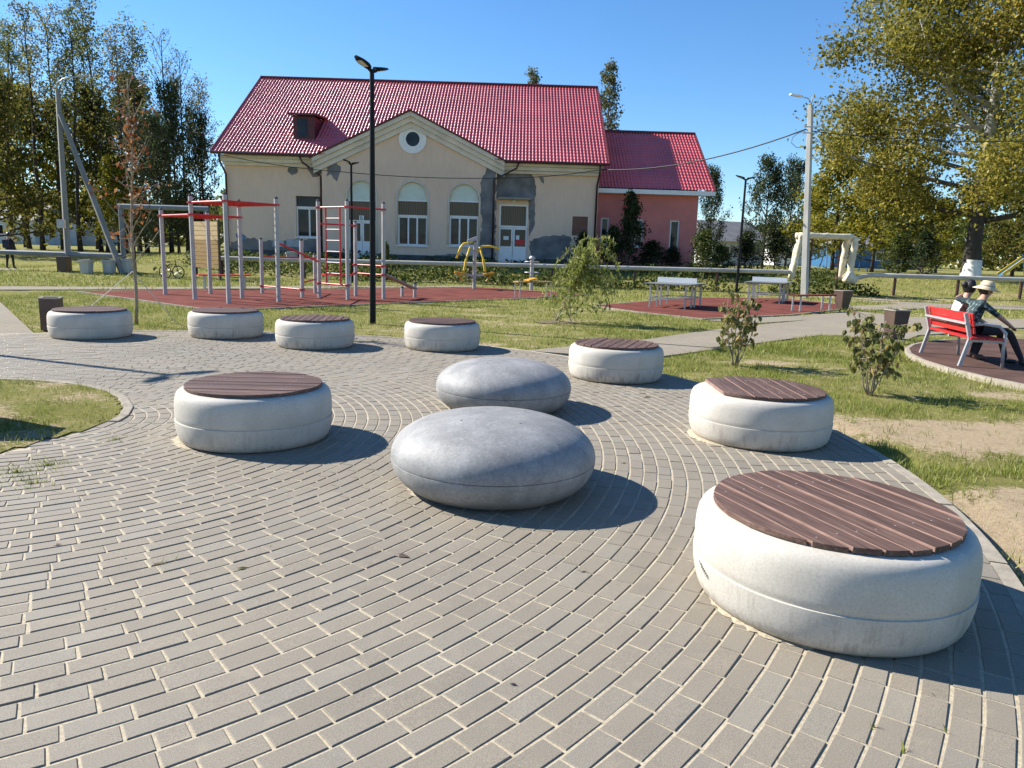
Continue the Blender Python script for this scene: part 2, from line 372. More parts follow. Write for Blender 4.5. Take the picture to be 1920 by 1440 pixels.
# wood, bark, leaves
M['bark'] = simple('dark_bark', (.045,.036,.028), .95, .4, 5, bmp=.8, bscale=14, stretch=(1,1,.3)); M['bark_pale'] = simple('pale_bark', (.33,.31,.26), .9, .35, 3, bmp=.5, bscale=12, stretch=(1,1,.3))
M['whitewash_trunk'] = simple('lime_wash', (.75,.74,.7), .9, .12, 5); M['twig'] = simple('twig', (.13,.095,.06), .9, .3, 6); M['twig_pale'] = simple('pale_twig', (.28,.23,.16), .85, .3, 6)
M['l_grove'] = leafmat('grove_leaf', [(0, (.06,.065,.013)), (.5, (.15,.14,.03)), (.85, (.26,.22,.055)), (1, (.36,.28,.09))], .5)
M['l_grove2'] = leafmat('grove_leaf_green', [(0, (.045,.062,.014)), (.5, (.115,.135,.03)), (.9, (.21,.205,.05)), (1, (.3,.25,.07))], .5)
M['l_rust'] = leafmat('rust_leaf', [(0, (.12,.04,.016)), (.6, (.24,.09,.035)), (1, (.32,.17,.07))], .4)
M['l_poplar'] = leafmat('poplar_leaf', [(0, (.07,.08,.014)), (.35, (.185,.175,.03)), (.7, (.36,.3,.055)), (1, (.55,.45,.15))], .45, .4)
M['l_yellow'] = leafmat('yellow_leaf', [(0, (.09,.105,.014)), (.5, (.22,.205,.025)), (1, (.42,.33,.045))], .45)
M['l_dark'] = leafmat('dark_leaf', [(0, (.018,.03,.014)), (.6, (.05,.072,.028)), (1, (.11,.125,.05))], .35)
M['l_birch'] = leafmat('birch_leaf', [(0, (.06,.08,.035)), (.6, (.13,.155,.07)), (1, (.25,.26,.14))], .4)
M['l_willow'] = leafmat('willow_leaf', [(0, (.1,.13,.025)), (.5, (.22,.25,.06)), (1, (.4,.4,.13))], .45)
M['l_bush'] = leafmat('wilted_leaf', [(0, (.07,.085,.022)), (.45, (.17,.175,.055)), (.8, (.27,.22,.085)), (1, (.36,.22,.09))], .3, .55)
M['l_hedge'] = leafmat('hedge_leaf', [(0, (.03,.05,.012)), (.6, (.08,.105,.025)), (1, (.17,.165,.05))], .35)
# ---------------------------------------------------------------- the setting
CX, CY, PR = -4.1, 6.1, 7.2                                 # the round plaza
ISL = [(-3.5,6.3),(-3.66,6.72),(-3.97,7.18),(-4.25,7.48),(-4.68,7.76),(-5.2,7.9),(-5.7,7.9),(-6.5,7.7),(-7.0,6.8),(-6.5,5.2),(-5.0,4.3),(-4.0,4.55),(-3.74,5.16),(-3.66,5.5),(-3.55,5.85)]
GYM = [(-7.1,17.3),(-13.3,22.3),(-11.8,24.0),(-1.2,32.6),(3.0,29.5),(0.0,25.3),(-4.0,20.9)]
PPL = [(2.45,23.0),(3.6,20.9),(5.0,19.25),(8.2,21.7),(11.0,24.9),(12.6,27.5),(11.5,31.2),(7.0,29.5)]
PATHS = [
    ('paved path from the plaza past the leaning willow to the round bench place', [(2.0,11.3),(3.06,12.31),(4.11,13.39),(5.36,14.67),(6.65,15.87),(7.25,16.0),(8.15,15.2),(9.2,16.6),(11.0,17.8),(13,19.4),(16,20.5),(16,23),(12.0,22.5),(11.4,24.4),(8.4,21.5),(5.0,19.0),(6.0,18.4),(8.16,20.13),(5.55,17.54),(3.87,15.7),(2.6,14.1),(1.3,12.9),(0.2,11.85)]),
    ('paved path leaving the plaza towards the grove', [(-7.96,12.05),(-12.65,17.96),(-16.2,22.4),(-19.5,20.0),(-12.5,11.5),(-10.6,9.2)]),
    ('path along the back of the red gym ground', [(-19,19.8),(-14.2,23.0),(-12.1,24.6),(-1.4,33.3),(-2.0,34.1),(-12.9,25.6),(-20,21.8)]),
    ('path with concrete urns in front of the grove', [(-30,35.6),(-9,34.5),(-9,36.3),(-30,37.8)]),
    ('light path curving behind the bench', [(12.6,25.5),(15.8,27.6),(19.7,28.3),(30,29.5),(30,31.2),(21.4,31.0),(18.0,31.5),(15.5,33),(14.6,32.2),(16,30.0),(11.6,26.5)]),
]
def inside(px, py, poly):
    px = np.asarray(px, float); py = np.asarray(py, float); r = np.zeros(px.shape, bool); n = len(poly)
    for i in range(n):
        x0, y0 = poly[i]; x1, y1 = poly[(i+1) % n]
        if y0 == y1: continue
        c = ((y0 > py) != (y1 > py)) & (px < (x1-x0)*(py-y0)/(y1-y0)+x0); r ^= c
    return r
BCX, BCY, BR = 11.98, 11.2, 5.2                            # the brown rubber circle with the bench
def paved(x, y, pad=0.0):
    x = np.asarray(x, float); y = np.asarray(y, float)
    r = ((x-CX)**2+(y-CY)**2 < (PR+pad)**2) & ~inside(x, y, ISL)
    for p in [GYM, PPL] + [q[1] for q in PATHS]: r |= inside(x, y, p)
    return r | ((x-BCX)**2+(y-BCY)**2 < (BR+.1+pad)**2)
def bare(x, y):
    x = np.asarray(x, float); y = np.asarray(y, float)
    g = fbm(x*.9, y*.9, 3)*.9 - .32
    for cx, cy, rx, ry, a in ((4.6,6.8,2.1,.8,.85),(3.5,4.3,1.1,1.2,.95),(5.5,4.4,1.6,1.2,.85),(6.2,9.0,1.0,.35,.6),(3.8,11.4,.8,.2,.5),(3.0,7.6,.4,.3,.4),(0.2,16.5,2.6,.6,.42),(-.5,18.6,2.2,.6,.4),
                              (-1.0,12.7,1.2,.35,.45),(-4.5,13.0,2.4,.25,.25),(2.3,21.6,1.1,.4,.5),(17,33.5,6,1.0,.55),(-5.3,6.4,1.0,.9,.2),(2.6,16.0,.7,.3,.3),(-1.6,13.6,.9,.25,.3)):
        g = g + a*np.exp(-(((x-cx)/rx)**2+((y-cy)/ry)**2))
    g = g - .8*np.exp(-(((x-4.7)/2.0)**2+((y-5.55-.1*(x-4.6))/.26)**2)) - .6*np.exp(-(((x-3.35)/.35)**2+((y-6.15)/.9)**2))
    g = g + .35*(fbm(x*3.1, y*3.1, 11)-.5)
    return np.clip(g, 0, 1)

# ground: one sheet to the horizon, fine near the camera
def axis(a, b, step, lo, hi, grow):
    v = list(np.arange(a, b, step)); s = step
    x = v[-1]
    while x < hi: s *= grow; x += s; v.append(x)
    s = step; x = v[0]
    while x > lo: s *= grow; x -= s; v.insert(0, x)
    return np.array(v)
gx = axis(-8, 12, .11, -900, 900, 1.09); gy = axis(1, 22, .11, -300, 1500, 1.07)
X, Y = np.meshgrid(gx, gy); Z = terrain(X, Y)
rough_ = (fbm(X*2.2, Y*2.2, 5)-.5)*.03
near = np.clip(1-(np.hypot(X-2, Y-12)-25)/20, 0, 1)
pav = paved(X, Y, .25)
Z = Z + np.where(pav, -.05, rough_*near)
me = bpy.data.meshes.new('ground'); nx, ny = len(gx), len(gy)
idx = np.arange(nx*ny).reshape(ny, nx)
q = np.stack([idx[:-1,:-1], idx[:-1,1:], idx[1:,1:], idx[1:,:-1]], -1).reshape(-1, 4)
me.vertices.add(nx*ny); me.vertices.foreach_set('co', np.stack([X, Y, Z], -1).astype(np.float32).ravel())
me.loops.add(q.size); me.loops.foreach_set('vertex_index', q.astype(np.int32).ravel())
me.polygons.add(len(q)); me.polygons.foreach_set('loop_start', np.arange(0, q.size, 4, dtype=np.int32)); me.polygons.foreach_set('loop_total', np.full(len(q), 4, np.int32))
me.polygons.foreach_set('use_smooth', np.ones(len(q), bool)); me.update(calc_edges=True)
at_b = me.attributes.new('bare', 'FLOAT', 'POINT'); at_b.data.foreach_set('value', bare(X, Y).astype(np.float32).ravel())
me.materials.append(M['ground']); struct(link('ground', me))

# plaza: sand bed, concentric courses of pavers, kerb stones
bed = MB(); ring = [(CX+PR*math.cos(a), CY+PR*math.sin(a)) for a in np.linspace(0, 2*math.pi, 160, endpoint=False)]
bed.prism(ring, -.14, -.0044); plaza = struct(bed.build('plaza', M['sand']))
def paver_mesh(L, W, c=.0026, H=.05):
    v = []
    for z, k in ((-H, 0), (-c, 0), (0, c)):
        for sx, sy in ((-1,-1),(1,-1),(1,1),(-1,1)): v.append((sx*(L/2-k), sy*(W/2-k), z))
    f = [(8,9,10,11)]
    for a in (0, 4):
        for i in range(4): f.append((a+i, a+(i+1) % 4, a+4+(i+1) % 4, a+4+i))
    return np.array(v), f
PITCH_R, PITCH_L = .1025, .2075
pav_list = []
r = .2
while r < PR-.125:
    n = max(3, int(2*math.pi*r/PITCH_L)); off = random.random()*7
    a = off; end = off+2*math.pi; ang = 2*math.pi/n
    while a < end - ang*.4:
        s = 1.0
        if random.random() < .018: s = .5
        aa = a+ang*s/2; x, y = CX+r*math.cos(aa), CY+r*math.sin(aa)
        pav_list.append((x, y, aa+math.pi/2, r*ang*s)); a += ang*s
    r += PITCH_R
P = np.array(pav_list)
keep = (P[:,1] > .2) & ~inside(P[:,0], P[:,1], ISL) & (P[:,0] > -13)
P = P[keep]
P = np.c_[P, RNG.normal(0, 1, (len(P), 5)), RNG.random(len(P))]
def project(x, y):
    d = Matrix.Rotation(-PITCH, 4, 'X')
    cp, sp = math.cos(PITCH), math.sin(PITCH); dep = y*cp + CAMH*sp; u = y*sp - CAMH*cp
    return 960+FPX*x/dep, 720-FPX*u/dep, dep
px, py, dep = project(P[:,0], P[:,1])
vis = (px > -30) & (px < 1950) & (py < 1470) & (np.hypot(P[:,0]-1.514, P[:,1]-3.262) > .56) & (np.hypot(P[:,0]+.11, P[:,1]-4.95) > .5)
size = np.where(vis, 1/(dep**2)/np.hypot(P[:,0], np.hypot(P[:,1], CAMH)), 0)
order = np.argsort(-size); big_i, rest_i = order[:300], order[300:]
gap_r = lambda k: .0105
bv, bf = paver_mesh(PITCH_L-.0092, PITCH_R-.0118)
pme = bpy.data.meshes.new('paver'); pme.from_pydata([tuple(v) for v in bv], [], bf); pme.materials.append(M['paver'])
hv, _ = paver_mesh(PITCH_L/2-.0092, PITCH_R-.0118)
hme = bpy.data.meshes.new('half_paver'); hme.from_pydata([tuple(v) for v in hv], [], bf); hme.materials.append(M['paver'])
for i in big_i:
    x, y, a, L, j1, j2, j3, j4, j5, tn = P[i]
    o = link('paver', pme if L > .15 else hme, plaza)
    o.location = (x+j1*.001, y+j2*.001, j3*.0009); o.rotation_euler = (j4*.004, j5*.004, a+j1*.006); o['tone'] = float(tn)
V = []; T = []
for i in rest_i:
    x, y, a, L, j1, j2, j3, j4, j5, tn = P[i]
    v = bv if L > .15 else hv
    c, s = math.cos(a+j1*.006), math.sin(a+j1*.006)
    xx = v[:,0]*c-v[:,1]*s+x+j1*.001; yy = v[:,0]*s+v[:,1]*c+y+j2*.001; zz = v[:,2]+j3*.0009+v[:,0]*j5*.004+v[:,1]*j4*.004
    V.append(np.stack([xx, yy, zz], -1)); T.append(np.full(12, tn))
V = np.concatenate(V); F = (np.array(bf)[None] + (np.arange(len(rest_i))*12)[:,None,None]).reshape(-1, 4)
me = bpy.data.meshes.new('paver_field'); me.vertices.add(len(V)); me.vertices.foreach_set('co', V.astype(np.float32).ravel())
me.loops.add(F.size); me.loops.foreach_set('vertex_index', F.astype(np.int32).ravel()); me.polygons.add(len(F))
me.polygons.foreach_set('loop_start', np.arange(0, F.size, 4, dtype=np.int32)); me.polygons.foreach_set('loop_total', np.full(len(F), 4, np.int32)); me.polygons.foreach_set('use_smooth', np.zeros(len(F), bool)); me.update(calc_edges=True)
a_ = me.attributes.new('tone', 'FLOAT', 'POINT'); a_.data.foreach_set('value', np.concatenate(T).astype(np.float32)); me.materials.append(M['paver'])
stuff(link('paver_field', me, plaza))
# kerb stones on the plaza's rim (left out where paths run in)
kp = MB(); n = 46; w_ = 2*math.pi/n
arc = [(math.cos(t_), math.sin(t_)) for t_ in np.linspace(-w_/2+.0012, w_/2-.0012, 7)]
kp.prism([(PR*c, PR*s) for c, s in arc] + [((PR-.085)*c, (PR-.085)*s) for c, s in reversed(arc)], -.12, .004)
first = None
for k in range(n):
    a = k*w_; x, y = CX+PR*math.cos(a), CY+PR*math.sin(a)
    if y < .1 or (R(45) < a < R(62)) or (R(122) < a < R(168)): continue
    if first is None: o = first = kp.build('kerb_stone', M['kerb'], plaza)
    else: o = first.copy(); C.objects.link(o)
    o.location = (CX, CY, RNG.normal()*.002); o.rotation_euler = (0, 0, a)
# island: soil pad inside the plaza, pale kerb round its tip
isl = MB(); st = .07; hx = np.arange(-7.1, -3.4, st); hy = np.arange(4.2, 8.0, st); iv = {}
for x_ in hx:
    for y_ in hy:
        if inside(np.array([x_+st/2]), np.array([y_+st/2]), ISL)[0]:
            f_ = []
            for a_, b_ in ((0,0),(1,0),(1,1),(0,1)):
                k = (round((x_-hx[0])/st)+a_, round((y_-hy[0])/st)+b_)
                if k not in iv: iv[k] = len(isl.v); isl.v.append((x_+a_*st, y_+b_*st, float(.0+.014*fbm((x_+a_*st)*2.5, (y_+b_*st)*2.5, 8))))
                f_.append(iv[k])
            isl.f.append(tuple(f_)); isl.m.append(0)
isl.prism(ISL, -.1, -.002); io = struct(isl.build('grass_island', M['ground']))
vi = np.array([v_.co[:] for v_ in io.data.vertices])
ab = io.data.attributes.new('bare', 'FLOAT', 'POINT'); ab.data.foreach_set('value', np.clip(.12+1.5*(fbm(vi[:,0]*1.8, vi[:,1]*1.8, 61)-.42), 0, .6).astype(np.float32))
tip = [(-3.47,6.2),(-3.5,6.42),(-3.64,6.78),(-3.92,7.2),(-4.2,7.5),(-4.5,7.7),(-4.8,7.85),(-5.2,7.96),(-5.7,7.98)]
for p, q_ in zip(tip, tip[1:]):
    k = MB(); k.obox((p[0], p[1], -.03), (q_[0], q_[1], -.03), .085, .085); k.build('kerb_stone', M['kerb'], io, bevel=.008)
# paths and rubber grounds
for lab, poly in PATHS:
    b_ = MB(); b_.prism(poly, -.15, -.006 - .0006*len(poly) % .004); o = struct(b_.build('path', M['path'])); o['label'] = lab
def edged(name, poly, mat_, kerbmat, z):
    b_ = MB(); b_.prism(poly, -.15, z); o = struct(b_.build(name, mat_))
    for p, q_ in zip(poly, poly[1:]+poly[:1]):
        p = Vector((*p, 0)); q_ = Vector((*q_, 0)); L = (q_-p).length; n = max(1, round(L/1.0)); d = (q_-p)/n
        for i in range(n):
            k = MB(); k.obox(p+d*(i+.005)+Vector((0,0,-.04)), p+d*(i+.995)+Vector((0,0,-.043)), .065, .1); k.build('kerb_stone', kerbmat, o)
    return o
edged('gym_rubber_ground', GYM, M['rubber'], M['kerb'], .002); edged('table_rubber_ground', PPL, M['rubber'], M['kerb'], .003)
circ = [(BCX+BR*math.cos(a), BCY+BR*math.sin(a)) for a in np.linspace(0, 2*math.pi, 36, endpoint=False)]
edged('bench_rubber_ground', circ, M['rubber_brown'], M['kerb'], .004)

# grass: blades where the soil is not bare
def blades(name, x0, x1, y0, y1, dens, h, wdt, poly=None, bias=0.0, zoff=None):
    n = int((x1-x0)*(y1-y0)*dens); x = RNG.uniform(x0, x1, n); y = RNG.uniform(y0, y1, n)
    if poly is None:
        ok = ~paved(x, y, .02)
        tt = np.abs(x/np.maximum(y, .1)) < .95; ok &= tt
    else: ok = inside(x, y, poly)
    bv_ = bare(x, y)+.7*(fbm(x*4, y*4, 51)-.5); clump = fbm(x*4.5, y*4.5, 21); tuft = (fbm(x*5.5, y*5.5, 41, 3) > .66)
    ok &= RNG.random(n) < np.maximum(np.clip(1.12 - (bv_+bias)*2.6, .03, 1)*np.clip(clump*2.8-.65, .1, 1), tuft*.4*(bv_ < .85))
    x, y, clump = x[ok], y[ok], clump[ok]; n = len(x)
    z = (terrain(x, y)+.0) if zoff is None else np.full(n, zoff)
    hh = h*(.35+RNG.random(n)**1.5*.9)*(.35+1.35*clump); a = RNG.uniform(0, 2*math.pi, n); lean = RNG.uniform(.1, .95, n)*hh
    la = RNG.uniform(0, 2*math.pi, n); ww = wdt*(.6+.8*RNG.random(n))
    dx, dy = np.cos(a)*ww, np.sin(a)*ww
    v = np.empty((n, 3, 3)); v[:,0] = np.stack([x-dx, y-dy, z-.005], -1); v[:,1] = np.stack([x+dx, y+dy, z-.005], -1)
    v[:,2] = np.stack([x+np.cos(la)*lean, y+np.sin(la)*lean, z+hh], -1)
    tone = np.clip(.25+.5*fbm(x*.7, y*.7, 31)+RNG.normal(0, .16, n), 0, 1)
    tone = np.where(RNG.random(n) < .1, .95, tone)
    return stuff(npmesh(name, v.reshape(-1, 3), 3, M['blade'], None, tone))
def g_tag(o, label): o['label'] = label; o['category'] = 'grass'; return o
g_tag(blades('lawn_grass', 2.2, 7.5, 2.2, 9.5, 3600, .06, .0028), 'tufts of green grass on the sandy ground beside the near seats')
g_tag(blades('lawn_grass', 1.5, 10, 9.5, 16.5, 1700, .06, .004), 'patchy green grass round the two wilting shrubs')
g_tag(blades('lawn_grass', -14, 9, 12, 25, 650, .065, .006), 'patchy lawn between the plaza and the red gym ground')
g_tag(blades('lawn_grass', -32, 34, 23, 42, 110, .12, .014), 'far lawn in front of the building')
g_tag(blades('lawn_grass', -7, -3.4, 4.3, 8, 2600, .05, .003, poly=ISL, bias=.12, zoff=.006), 'short grass on the rounded island in the plaza')

# ---------------------------------------------------------------- round seats
SEATS = {  # x, y, board direction, boards, label
 'G': (1.514, 3.262, -69, 'largest round pale concrete seat, nearest the camera at the right, full plank top'),
 'F': (2.227, 6.418, -91, 'round concrete seat with one plank missing from its top, beside the sandy ground'),
 'E': (1.343, 9.434, 70, 'round concrete seat at the mouth of the path, behind the two grey stones'),
 'D': (-1.159, 11.822, 3, 'round concrete seat on the lawn edge right of the tall black lamp post'),
 'C': (-3.163, 11.599, 97, 'round concrete seat with wide dark gaps between its planks, left of the black lamp post'),
 'B': (-4.95, 12.53, 5, 'round concrete seat in front of the tall grey gym posts, second from the left edge'),
 'A': (-6.936, 11.928, 3, 'leftmost round concrete seat, in front of the square brown litter bin'),
 'H': (-2.109, 5.884, 2, 'round concrete seat alone in the middle of the plaza, left of the grey stones')}
prof = [(0,.0),(.5,0),(.548,.001),(.570,.010),(.586,.03),(.600,.07),(.610,.12),(.614,.165),(.6145,.184),(.6145,.187),(.6065,.189),(.6065,.1935),(.6095,.2),(.612,.23),(.6115,.29),(.609,.335),(.602,.37),(.588,.398),(.566,.4145),(.537,.4215),(0,.422)]
drum = None; TOPZ = .452
for key, (x, y, ang, lab) in SEATS.items():
    t_ = thing('round_seat', lab, 'seat', (x, y, 0), random.random()*6.28 if key not in 'G' else 1.0, 'round concrete seats with plank tops')
    if drum is None:
        d_ = MB(); d_.lathe(prof, 128); drum = d_.build('concrete_drum', M['concrete'], t_, smooth='auto')
    else:
        o = drum.copy(); C.objects.link(o); o.parent = t_
    rw = .536; nb = 10; pw = 2*rw/nb; rz = R(ang)-t_.rotation_euler.z
    for s in (-.3, .3):
        fr = MB(); fr.box(s-.025, s+.025, -math.sqrt(rw**2-.3**2)+.03, math.sqrt(rw**2-.3**2)-.03, .4225, .4265)
        o = fr.build('board_bearer', M['steel'], t_); o.rotation_euler = (0, 0, rz)
    for i in range(nb):
        if key == 'F' and i == 0: continue
        gapw = .0115 if key == 'G' else .006 if key == 'F' else (.007 if key in 'HABD' else .016)
        v0 = -rw+i*pw+gapw/2; v1 = -rw+(i+1)*pw-gapw/2
        if key == 'G' and i == nb-1: v1 -= .0
        ks = np.linspace(v0, v1, 7); rr = [math.sqrt(max(rw**2-k*k, 0)) for k in ks]
        if i == 0: rr[0] = max(rr[0], .0)
        poly = [(-a_, k) for a_, k in zip(rr, ks)] + [(a_, k) for a_, k in zip(reversed(rr), reversed(ks))]
        pts = []
        for p_ in poly:
            if not pts or math.hypot(p_[0]-pts[-1][0], p_[1]-pts[-1][1]) > 2e-3: pts.append(p_)
        if math.hypot(pts[0][0]-pts[-1][0], pts[0][1]-pts[-1][1]) < 2e-3: pts.pop()
        bd = MB(); bd.prism(pts, .427, TOPZ)
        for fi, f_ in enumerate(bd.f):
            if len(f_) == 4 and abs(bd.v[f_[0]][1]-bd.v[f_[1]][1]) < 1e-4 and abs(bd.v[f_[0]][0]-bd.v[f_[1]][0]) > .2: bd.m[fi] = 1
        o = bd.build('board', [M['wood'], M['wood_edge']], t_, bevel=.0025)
        o.location = (0, 0, RNG.normal()*.0016); o.rotation_euler = (RNG.normal()*.003, RNG.normal()*.0015, rz)
        if key in 'GFHE':
            for s_ in (-.3, .3):
                if min(rr) < .31 and max(rr) < .33: continue
                sc = MB(); sc.lathe([(0,0),(.0045,0),(.004,.0012),(0,.0012)], 8, (s_, (v0+v1)/2, TOPZ)); so_ = sc.build('screw', M['galv'], o)
    if key == 'G':                                           # a scrawl in ink low on its left side
        sm = MB(); k = 0; pts = []
        for i in range(26):
            a = R(184+i*.42)-t_.rotation_euler.z; z_ = .172-.0016*i+(.011 if i % 3 == 1 else (-.009 if i % 3 == 2 else 0))*(1 if i > 6 else .4); rr_ = .6132+.002
            pts.append((rr_*math.cos(a), rr_*math.sin(a), z_))
        sm.tube(pts, .0011, 4); sm.build('scrawl', M['ink'], t_)
# ---------------------------------------------------------------- pebble stones
pp = []
for k in range(41):
    a = -math.pi/2 + math.pi*k/40; ca, sa = math.cos(a), math.sin(a)
    if sa < 0: rr, zz = .69*abs(ca)**.52, .215 - .272*abs(sa)
    else: rr, zz = .69*abs(ca)**.8, .215 + .277*abs(sa)**.92
    pp.append((max(rr, 0), max(zz, .0)))
prof2 = []
for r_, z_ in pp:
    if z_ <= 0 and prof2 and prof2[-1][1] <= 0: prof2[-1] = (r_, 0); continue
    prof2.append((r_, z_))
prof2 = [(0, 0)] + [p_ for p_ in prof2 if p_[0] > .01] + [(0, pp[-1][1])]
lowp = [p_ for p_ in prof2 if p_[1] <= .2]; upp = [p_ for p_ in prof2 if p_[1] > .2]
def stone(x, y, s, rz, lab):
    t_ = thing('pebble_stone', lab, 'stone seat', (x, y, 0), rz, 'smooth grey stones in the plaza')
    a = MB(); a.lathe(lowp + [(.6885, .203), (.682, .206)], 112); a.build('lower_shell', M['stone'], t_, smooth='auto').scale = (s,)*3
    b_ = MB(); b_.lathe([(.682, .206), (.6885, .209)] + upp, 112); b_.build('upper_shell', M['stone'], t_, smooth='auto').scale = (s,)*3
    for k in range(4):
        h_ = MB(); h_.lathe([(0,0),(.011,0),(.009,.003),(0,.003)], 10); o = h_.build('lifting_plug', M['plinth'], t_)
        a_ = k*math.pi/2+.3; o.location = (.27*s*math.cos(a_), .27*s*math.sin(a_), (.215+.277*(1-(.27/.69)**(2/.8))**.46)*s-.0025)
stone(-.112, 4.8, 1.0, .4, 'front smooth grey pebble-shaped stone in the middle of the plaza')
stone(-.085, 7.35, 1.0, 2.2, 'rear smooth grey pebble-shaped stone, half hidden by the front one')

# sand drifted against the feet of the near seat and the front stone
def drift(cx, cy, r, a0, a1, wd, lab):
    m_ = MB(); n = 40; vs = []
    for i in range(n+1):
        f_ = i/n; a = R(a0)+(R(a1)-R(a0))*f_; k = math.sin(math.pi*f_)**.6*(.7+.6*random.random()); 
        for d_, z_ in ((-.02, .010), (wd*.35*k, .008), (wd*k, .0008)): vs.append((cx+(r+d_)*math.cos(a), cy+(r+d_)*math.sin(a), z_*(k if z_ > .001 else 1)))
    m_.add(vs, [(i*3+j, i*3+3+j, i*3+4+j, i*3+1+j) for i in range(n) for j in range(2)]); o = stuff(m_.build('drifted_sand', M['sand'], plaza, smooth=True)); return o
drift(1.514, 3.262, .545, 178, 250, .045, ''); drift(-.112, 4.8, .5, 170, 240, .08, ''); drift(2.227, 6.418, .575, 160, 225, .06, ''); drift(-2.109, 5.884, .575, 170, 235, .06, '')

# weeds in the joints and crumbs on the stones
def sprigs(spots, lab):
    v = []; tn = []
    for px_, py_, rx, n in spots:
        c_ = at(px_, py_)
        for _ in range(n):
            a = random.uniform(0, 6.28); r_ = rx*abs(random.gauss(0, .5)); x_, y_ = c_.x+r_*math.cos(a), c_.y+r_*math.sin(a)
            rr_ = math.hypot(x_-CX, y_-CY); k = round((rr_-.2)/PITCH_R-.5)+.5; rn = .2+k*PITCH_R; x_, y_ = CX+(x_-CX)*rn/rr_, CY+(y_-CY)*rn/rr_
            h_ = random.uniform(.012, .04); w_ = .003; b_ = random.uniform(0, 6.28); l_ = random.uniform(.2, 1.3)*h_; d_ = random.uniform(0, 6.28)
            v += [(x_-w_*math.cos(b_), y_-w_*math.sin(b_), -.005), (x_+w_*math.cos(b_), y_+w_*math.sin(b_), -.005), (x_+l_*math.cos(d_), y_+l_*math.sin(d_), h_)]; tn.append(min(1, max(0, random.gauss(.45, .2))))
    o = stuff(npmesh('joint_weeds', np.array(v), 3, M['blade'], None, np.array(tn))); o['label'] = lab; o['category'] = 'weeds'
sprigs([(30, 885, .25, 160), (90, 872, .25, 120), (60, 905, .3, 120), (1640, 1362, .03, 3), (1700, 1412, .03, 6), (1790, 1375, .03, 3), (220, 825, .2, 50), (450, 740, .3, 40), (300, 1060, .08, 8), (930, 640, .4, 120), (700, 640, .4, 90), (300, 632, .5, 90)], 'sparse weeds growing in the paver joints')
n = 420; cx_ = RNG.uniform(-8, 3, n); cy_ = RNG.uniform(1.2, 12.5, n); ok = ((cx_-CX)**2+(cy_-CY)**2 < 6.9**2) & ~inside(cx_, cy_, ISL); cx_, cy_ = cx_[ok], cy_[ok]
v = []
for x_, y_ in zip(cx_, cy_):
    s_ = random.uniform(.003, .009); a = random.uniform(0, 6.28); c_, k = math.cos(a)*s_, math.sin(a)*s_
    v += [(x_-c_, y_-k, .001), (x_+k*.5, y_-c_*.5, .001), (x_+c_, y_+k, .001+s_*.6), (x_-k*.5, y_+c_*.5, .001+s_*.4)]
o = stuff(npmesh('crumbs', np.array(v), 4, M['twig'])); o['label'] = 'tiny crumbs of leaf and soil strewn over the pavers'; o['category'] = 'crumbs'
# ---------------------------------------------------------------- the club house with the red roof
YW = 42.0                                                    # wall plane of the street front
BZ = tz(-5, 41.4)                                            # ground at the wall
def bx(px, py=400, Y=YW): return at(px, py, Y).x
def bz(py, px, Y=YW): return at(px, py, Y).z
def wall(mb, x0, x1, z0, top, y0, y1, opens, mi=0):
    """wall in vertical strips round its openings; opens = (xa, xb, za, zb, arch rise)"""
    xs = {x0, x1}
    for xa, xb, za, zb, ar in opens:
        xs |= {xa, xb}
        if ar: xs |= set(np.linspace(xa, xb, 13))
    if callable(top):
        xs |= set(top.breaks); tf = top
    else: tf = lambda x: top
    xs = sorted(x for x in xs if x0-1e-6 <= x <= x1+1e-6)
    def arch(o, x):
        xa, xb, za, zb, ar = o
        if not ar: return zb
        c = (xa+xb)/2; h = (xb-xa)/2; return zb-ar+ar*math.sqrt(max(0, 1-((x-c)/h)**2))
    for a, b in zip(xs, xs[1:]):
        if b-a < 1e-5: continue
        cov = sorted([o for o in opens if o[0] <= (a+b)/2 <= o[1]], key=lambda o: o[2])
        lo = (z0, z0); e = 1e-5
        segs = []
        for o in cov:
            segs.append((lo, (o[2], o[2]))); lo = (arch(o, a+e), arch(o, b-e))
        segs.append((lo, (tf(a+e), tf(b-e))))
        for (la, lb), (ha, hb) in segs:
            if ha-la < 1e-4 and hb-lb < 1e-4: continue
            mb.add([(a,y0,la),(b,y0,lb),(b,y0,hb),(a,y0,ha),(a,y1,la),(b,y1,lb),(b,y1,hb),(a,y1,ha)],
                   [(0,1,2,3),(5,4,7,6),(1,0,4,5),(3,2,6,7),(0,3,7,4),(2,1,5,6)], mi)
house = thing('club_house', 'long beige club house with red tiled roof, arched windows and central pediment', 'building', (0, 0, 0))
XL, XR = bx(424), bx(1120)
EZ = bz(300, 800)                                            # underside of the eaves cornice
PXL, PXR = bx(607, 400), bx(930, 400)                        # projecting middle part
YP = YW-.28
EAVE, EY = bz(284, 400, 41.3), 41.15
RY = 49.6; RZ = at(800, 155, RY).z
sl_ = (RZ-EAVE)/(RY-EY)                                      # roof pitch
w1 = (bx(555), bx(607)-.12, bz(445, 580), bz(368, 580), 0)
door2 = (bx(936), bx(990), BZ+.12, bz(383, 963), 0)
board = (bx(1074), bx(1103), bz(442, 1090), bz(406, 1090), 0)
d1 = (bx(652, 400, YP), bx(704, 400, YP), BZ+.12, bz(340, 678, YP), .82)
w2 = (bx(746, 400, YP), bx(801, 400, YP), bz(460, 773, YP), bz(342, 773, YP), .84)
w3 = (bx(843, 400, YP), bx(897, 400, YP), bz(461, 870, YP), bz(346, 870, YP), .84)
APX, APZ = bx(771, 400, YP), at(771, 200, YP).z-.3
FOOT = EAVE-.45
class Gable:
    breaks = [APX]
    def __call__(s, x): return APZ-.55-abs(x-APX)*PSL
